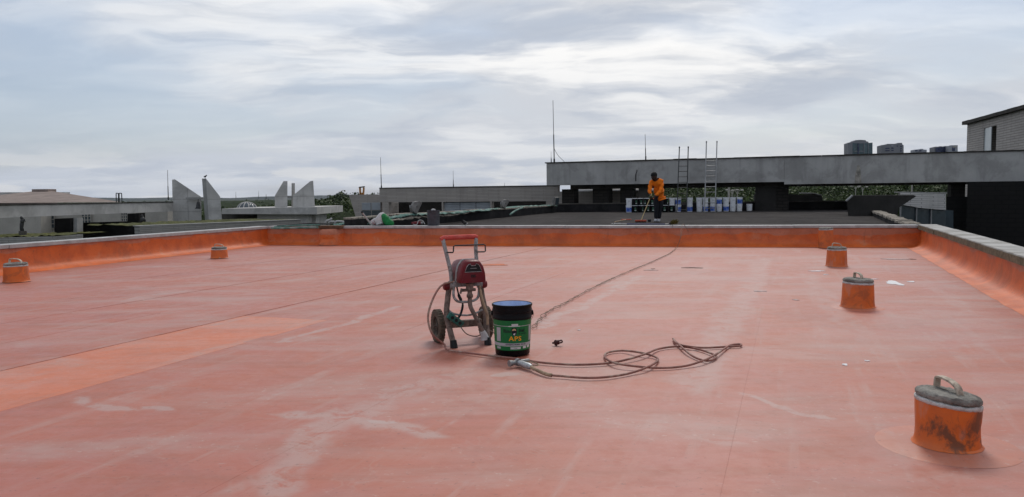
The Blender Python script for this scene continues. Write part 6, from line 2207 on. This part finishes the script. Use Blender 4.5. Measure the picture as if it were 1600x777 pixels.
k.tube([a, b2 + Vector((0, 0, .03))], .045, 14)
k.build('body', 'black', r, smooth=True)
k = MB()
k.tube([b2 + Vector((0, 0, .03)), b2 + Vector((.012, 0, .018))], .047, 14)
k.build('end_cap', 'alu', r, smooth=True)

# ------------------------------------------------------------------ brooms
MT['pole_yellow'] = mat('yellow_wood_pole', (0.52, 0.40, 0.20), 0.6, 0.1, 10, 0.1)
MT['pole_blue'] = mat('blue_pole', (0.022, 0.035, 0.10), 0.5, 0.15, 10, 0.1)
MT['bristle'] = mat('yellow_black_bristles', (0.10, 0.09, 0.02), 0.95, 0.6, 40, 0.8)
MT['red_plastic'] = mat('red_squeegee', (0.42, 0.06, 0.025), 0.6, 0.15, 10, 0.1)
a, b2 = Vector((2.483, 18.652, 0.515)), Vector((3.75, 18.103, 0.515))
r = thing('long_brush', 'long blue handled brush lying along the far coping below the worker', 'brush', a)
dv = (b2 - a).normalized()
k = MB()
k.tube([a + dv * .35, b2], .015, 10)
k.build('pole', 'pole_blue', r, smooth=True)
k = MB()
k.tube([a + dv * 0.02, a + dv * .20], .018, 10)
k.tube([a + dv * .20, a + dv * .35], .013, 10)
k.tube([a + dv * 1.28, a + dv * 1.36], .019, 10)
k.build('ferrule', 'alu', r, smooth=True)
k = MB()
sd = Vector((-dv.y, dv.x, 0))
k.tube([a - sd * .07 + dv * .03, a + sd * .07 + dv * .03], .022, 10)
k.tube([a - sd * .05 - dv * .03, a + sd * .04 - dv * .02], .016, 8)
k.build('coupling', 'alu', r, smooth=True)
k = MB()
bh = b2 + dv * .02
k.tube([bh - Vector((0, 0, 0.0)) - sd * .02, bh + dv * .05 + Vector((0, 0, .05)) + sd * .02], [.035, .045], 8)
k.build('brush_block', 'black', r, smooth=True)
k = MB()
for i in range(150):
    s0 = bh + dv * random.uniform(0.0, .09) + Vector((0, 0, random.uniform(-.005, .06))) + sd * random.uniform(-.05, .05)
    e0 = s0 + dv * random.uniform(.06, .13) + Vector((0, 0, random.uniform(.01, .07))) + sd * random.uniform(-.02, .02)
    k.tube([s0, e0], .004, 4)
tag(k.build('bristles', 'bristle', r), kind='stuff')

# squat red scraper lying on the dark roof
a, b2 = Vector((3.325, 24.66, 0.34)), Vector((4, 26.671, 0.34))
r = thing('floor_scraper', 'short red headed scraper lying on the dark roof left of the worker', 'scraper', a)
k = MB()
k.tube([a, b2], .016, 8)
k.build('handle', 'tan_hose', r, smooth=True)
k = MB()
d_ = (b2 - a).normalized()
s_ = Vector((-d_.y, d_.x, 0))
k.box(b2 + d_ * .06 + Vector((0, 0, .005)), (.16, .34, .03), math.atan2(d_.y, d_.x))
k.build('head', 'red_plastic', r, bevel=0.006)

# ------------------------------------------------------------------ the worker
WP = Vector((4.764, 24.925, 0.326))
WP.z = DZ + 0.016
person = thing('person', 'worker in orange shirt and dark trousers sweeping the dark roof', 'person', WP)


def skinned(name, joints, edges, m, parent, levels=2, root=0):
    me = bpy.data.meshes.new(name)
    keys = list(joints)
    me.from_pydata([joints[q][0] for q in keys], [(keys.index(a), keys.index(b)) for a, b in edges], [])
    o = bpy.data.objects.new(name, me)
    COL.objects.link(o)
    sk = o.modifiers.new('skin', 'SKIN')
    sk.use_smooth_shade = True
    for i, q in enumerate(keys):
        rr = joints[q][1]
        rr = rr if isinstance(rr, tuple) else (rr, rr)
        me.skin_vertices[0].data[i].radius = rr
        me.skin_vertices[0].data[i].use_root = (i == root)
    ss = o.modifiers.new('sub', 'SUBSURF')
    ss.levels = ss.render_levels = levels
    bpy.context.view_layer.update()
    dg = bpy.context.evaluated_depsgraph_get()
    me2 = bpy.data.meshes.new_from_object(o.evaluated_get(dg))
    bpy.data.objects.remove(o)
    me2.name = name
    me2.materials.clear()
    me2.materials.append(MT[m])
    me2.polygons.foreach_set('use_smooth', [True] * len(me2.polygons))
    o2 = bpy.data.objects.new(name, me2)
    COL.objects.link(o2)
    o2.parent = parent
    return o2


# joints in metres about the feet: x right in the picture, y away from the camera, z up
J = {
    'pelvis': ((0.06, 0.02, 0.86), (0.13, 0.11)), 'waist': ((0.05, -0.02, 0.99), (0.125, 0.10)), 'chest': ((-0.02, -0.10, 1.20), (0.105, 0.08)),
    'neck0': ((-0.09, -0.17, 1.33), (0.07, 0.07)), 'neck1': ((-0.125, -0.22, 1.37), (0.075, 0.075)), 'head0': ((-0.15, -0.26, 1.415), (0.09, 0.105)), 'head1': ((-0.16, -0.27, 1.50), (0.105, 0.12)), 'head2': ((-0.16, -0.26, 1.57), (0.088, 0.095)),
    'hipL': ((-0.03, 0.02, 0.82), 0.095), 'kneeL': ((-0.035, -0.03, 0.47), 0.066), 'calfL': ((-0.035, 0.0, 0.33), 0.058), 'ankL': ((-0.04, 0.03, 0.09), 0.042), 'toeL': ((-0.09, -0.09, 0.035), 0.035),
    'hipR': ((0.14, 0.04, 0.82), 0.095), 'kneeR': ((0.10, 0.02, 0.47), 0.066), 'calfR': ((0.09, 0.06, 0.33), 0.058), 'ankR': ((0.07, 0.09, 0.09), 0.042), 'toeR': ((0.02, -0.03, 0.035), 0.035),
    'shL': ((-0.22, -0.10, 1.30), 0.065), 'elL': ((-0.29, -0.20, 1.03), 0.046), 'wrL': ((-0.285, -0.32, 0.85), 0.032), 'haL': ((-0.29, -0.36, 0.79), (0.036, 0.022)),
    'shR': ((0.13, -0.10, 1.29), 0.065), 'elR': ((0.06, -0.26, 1.01), 0.046), 'wrR': ((-0.18, -0.38, 0.80), 0.032), 'haR': ((-0.25, -0.395, 0.755), (0.036, 0.022)),
}
E = [('pelvis', 'waist'), ('waist', 'chest'), ('chest', 'neck0'), ('neck0', 'neck1'), ('neck1', 'head0'), ('head0', 'head1'), ('head1', 'head2'),
     ('pelvis', 'hipL'), ('hipL', 'kneeL'), ('kneeL', 'calfL'), ('calfL', 'ankL'), ('ankL', 'toeL'), ('pelvis', 'hipR'), ('hipR', 'kneeR'), ('kneeR', 'calfR'), ('calfR', 'ankR'), ('ankR', 'toeR'),
     ('chest', 'shL'), ('shL', 'elL'), ('elL', 'wrL'), ('wrL', 'haL'), ('chest', 'shR'), ('shR', 'elR'), ('elR', 'wrR'), ('wrR', 'haR')]
# fingers curl round the pole, thumb from the side of the palm
pole_a, pole_b = Vector((-0.262, -0.40, 0.90)), Vector((-0.63, -0.52, 0.03))
pdir = (pole_b - pole_a).normalized()
for h_, base in (('L', Vector((-0.29, -0.36, 0.79))), ('R', Vector((-0.25, -0.395, 0.755)))):
    t = max(0, (base - pole_a).dot(pdir))
    cpt = pole_a + pdir * t
    for i in range(4):
        off = pdir * (-0.03 + 0.02 * i)
        ln = (0.9, 1.0, 0.95, 0.8)[i]
        q0 = base + off * 0.9
        q1 = cpt + off + Vector((-0.02, -0.025, 0.01)) * ln
        q2 = cpt + off + Vector((0.012, -0.03, -0.008)) * ln
        J['f%s%da' % (h_, i)] = (tuple(q0.lerp(q1, .5)), 0.0095)
        J['f%s%db' % (h_, i)] = (tuple(q1), 0.009)
        J['f%s%dc' % (h_, i)] = (tuple(q2), 0.008)
        E += [('ha' + h_, 'f%s%da' % (h_, i)), ('f%s%da' % (h_, i), 'f%s%db' % (h_, i)), ('f%s%db' % (h_, i), 'f%s%dc' % (h_, i))]
    J['t%sa' % h_] = (tuple(base + Vector((0.02, -0.03, 0.03))), 0.011)
    J['t%sb' % h_] = (tuple(cpt + Vector((0.02, -0.022, 0.02))), 0.0095)
    E += [('wr' + h_, 't%sa' % h_), ('t%sa' % h_, 't%sb' % h_)]
bodyo = skinned('body', J, E, 'skin', person)
# face: nose, brows, mouth, ears worked into the head of the same mesh
k = MB()
fd = Vector((-0.62, -0.62, -0.48)).normalized()          # looks down at the broom
hc = Vector((-0.16, -0.265, 1.487))
rt_ = fd.cross(Vector((0, 0, 1))).normalized()
up_ = rt_.cross(fd).normalized()
k.tube([hc + fd * .085 + up_ * .02, hc + fd * .115 - up_ * .02, hc + fd * .095 - up_ * .03], [.010, .017, .012], 8)
k.tube([hc + fd * .09 - up_ * .055 - rt_ * .03, hc + fd * .10 - up_ * .056, hc + fd * .09 - up_ * .055 + rt_ * .03], [.006, .011, .006], 8)
k.tube([hc + fd * .085 + up_ * .033 - rt_ * .045, hc + fd * .096 + up_ * .036, hc + fd * .085 + up_ * .033 + rt_ * .045], [.007, .010, .007], 8)
for s in (-1, 1):
    k.lathe([(.001, -.012), (.02, -.008), (.026, 0), (.018, .008), (.001, .01)], 12, hc + rt_ * s * .082 - up_ * .005 - fd * .01, axis=rt_ * s, sy=1.4)
fo = k.build('face_tmp', 'skin', person, smooth='all', local=True)
bm = bmesh.new()
bm.from_mesh(bodyo.data)
bm.from_mesh(fo.data)
bm.to_mesh(bodyo.data)
bm.free()
bpy.data.objects.remove(fo)
bodyo.data.polygons.foreach_set('use_smooth', [True] * len(bodyo.data.polygons))
k = MB()
MT['eye'] = mat('eye_white', (0.5, 0.48, 0.45), 0.3, 0.05, 5, 0)
for s in (-1, 1):
    k.lathe([(.001, -.008), (.009, -.004), (.011, 0), (.009, .004), (.001, .008)], 10, hc + fd * .083 + up_ * .012 + rt_ * s * .032, axis=fd)
k.build('eyes', 'eye', person, smooth='all', local=True)
k = MB()     # close cropped hair cap
M = Matrix.Translation(hc - fd * .012 + up_ * .022) @ Matrix(((rt_.x, fd.x, up_.x, 0), (rt_.y, fd.y, up_.y, 0), (rt_.z, fd.z, up_.z, 0), (0, 0, 0, 1)))
vs, fs = [], []
for i in range(9):
    th = RAD(8 + 97 * i / 8)
    for j in range(24):
        ph = 2 * math.pi * j / 24
        fwd = math.sin(ph)
        t2 = th * (0.78 if fwd > 0.3 else 1.08)
        vs.append(M @ Vector((0.10 * math.sin(t2) * math.cos(ph), 0.118 * math.sin(t2) * math.sin(ph), 0.108 * math.cos(t2))))
for i in range(8):
    for j in range(24):
        fs.append((i * 24 + j, i * 24 + (j + 1) % 24, (i + 1) * 24 + (j + 1) % 24, (i + 1) * 24 + j))
fs.append(tuple(range(23, -1, -1)))
k.add(vs, fs)
k.build('hair', 'hair', person, smooth='all', local=True)
g_ = lambda n, s=1.0, d=(0, 0, 0): (tuple(Vector(J[n][0]) + Vector(d)), tuple(x * s for x in J[n][1]) if isinstance(J[n][1], tuple) else J[n][1] * s)
T = {'pelvis': g_('pelvis', 1.22, (0, 0, 0.0)), 'hem': ((0.075, 0.03, 0.79), (0.172, 0.145)), 'waist': g_('waist', 1.28), 'chest': ((-0.01, -0.08, 1.17), (0.178, 0.135)), 'upper': ((-0.045, -0.115, 1.275), (0.155, 0.115)), 'collar': ((-0.095, -0.17, 1.36), (0.105, 0.10)),
     'shL': g_('shL', 1.22), 'elL': g_('elL', 1.45), 'cuL': (tuple(Vector(J['elL'][0]).lerp(Vector(J['wrL'][0]), 0.85)), 0.048),
     'shR': g_('shR', 1.22), 'elR': g_('elR', 1.5), 'cuR': (tuple(Vector(J['elR'][0]).lerp(Vector(J['wrR'][0]), 0.85)), 0.048)}
TE = [('pelvis', 'hem'), ('pelvis', 'waist'), ('waist', 'chest'), ('chest', 'upper'), ('upper', 'collar'), ('upper', 'shL'), ('shL', 'elL'), ('elL', 'cuL'), ('upper', 'shR'), ('shR', 'elR'), ('elR', 'cuR')]
sh = skinned('shirt', T, TE, 'shirt', person)
for v in sh.data.vertices:      # loose folds
    c_ = v.co
    a_ = 0.009 * math.sin(c_.z * 46 + c_.x * 21 + 2.0 * math.sin(c_.y * 17))
    v.co = c_ + v.normal * a_
K = {'pelvis': g_('pelvis', 1.12), 'belt': ((0.055, 0.0, 0.94), (0.14, 0.115)), 'hipL': g_('hipL', 1.12), 'kneeL': g_('kneeL', 1.3), 'calfL': g_('calfL', 1.35), 'anL': ((-0.04, 0.03, 0.085), 0.068),
     'hipR': g_('hipR', 1.12), 'kneeR': g_('kneeR', 1.3), 'calfR': g_('calfR', 1.35), 'anR': ((0.07, 0.09, 0.085), 0.068)}
KE = [('pelvis', 'belt'), ('pelvis', 'hipL'), ('hipL', 'kneeL'), ('kneeL', 'calfL'), ('calfL', 'anL'), ('pelvis', 'hipR'), ('hipR', 'kneeR'), ('kneeR', 'calfR'), ('calfR', 'anR')]
skinned('trousers', K, KE, 'trousers', person)
for (ank, toe) in (('ankL', 'toeL'), ('ankR', 'toeR')):
    a, b2 = Vector(J[ank][0]), Vector(J[toe][0])
    hl = a + (a - b2).normalized() * 0.03
    k = MB()
    k.tube(spline([Vector((hl.x, hl.y, .045)), Vector((a.x, a.y, .055)), Vector((a.x, a.y, .05)).lerp(Vector((b2.x, b2.y, .04)), .6), Vector((b2.x, b2.y, .038)) + (b2 - a).normalized() * .05], 4), [.03, .045, .05, .052, .053, .053, .052, .052, .05, .048, .045, .038, .022], 12)
    k.v = [(x, y, max(0.002, z)) for x, y, z in k.v]
    k.build('shoe', 'shoe', person, smooth='all', local=True)

r = thing('push_broom', 'push broom with yellow pole and red head held by the worker', 'broom', WP + Vector((pole_b.x, pole_b.y, 0)))
k = MB()
k.tube([WP + pole_a - pdir * 0.03, WP + pole_b], 0.0135, 10)
k.build('pole', 'pole_yellow', r, smooth=True)
k = MB()
bp = WP + pole_b
k.box((bp.x, bp.y, WP.z + 0.055), (0.36, 0.07, 0.05), RAD(-6))
k.build('head', 'red_plastic', r, bevel=0.01)
k = MB()
k.box((bp.x, bp.y - .01, WP.z + 0.015), (0.34, 0.05, 0.03), RAD(-6))
k.build('bristles', 'black', r)
c = WP + Vector((-0.27, -0.08, 0))
r = thing('tin', 'tiny black tin on the dark roof between the broom and the worker', 'tin', c)
k = MB()
k.lathe([(.001, 0), (.055, 0), (.055, .07), (.05, .075), (.001, .072)], 16, c)
k.build('body', 'black', r, smooth=True)
k = MB()
k.lathe([(.05, .076), (.057, .077), (.057, .085), (.001, .085)], 16, c)
k.build('lid', 'dark_steel', r, smooth=True)

# ------------------------------------------------------------------ haze
k = MB()
k.box((0, 0, 49.5), (17800, 17800, 125))
k.v = [(x, y, z) for x, y, z in k.v]
hz_m = bpy.data.materials.new('thin_haze')
hz_m.use_nodes = True
ht = hz_m.node_tree
for n in list(ht.nodes):
    if n.type == 'BSDF_PRINCIPLED':
        ht.nodes.remove(n)
pv = ht.nodes.new('ShaderNodeVolumePrincipled')
pv.inputs['Color'].default_value = (0.78, 0.86, 1.0, 1)
pv.inputs['Density'].default_value = 0.000025
pv.inputs['Anisotropy'].default_value = 0.2
ht.links.new(pv.outputs[0], ht.nodes['Material Output'].inputs['Volume'])
k.build('haze', hz_m)
tag(bpy.data.objects['haze'], kind='stuff')
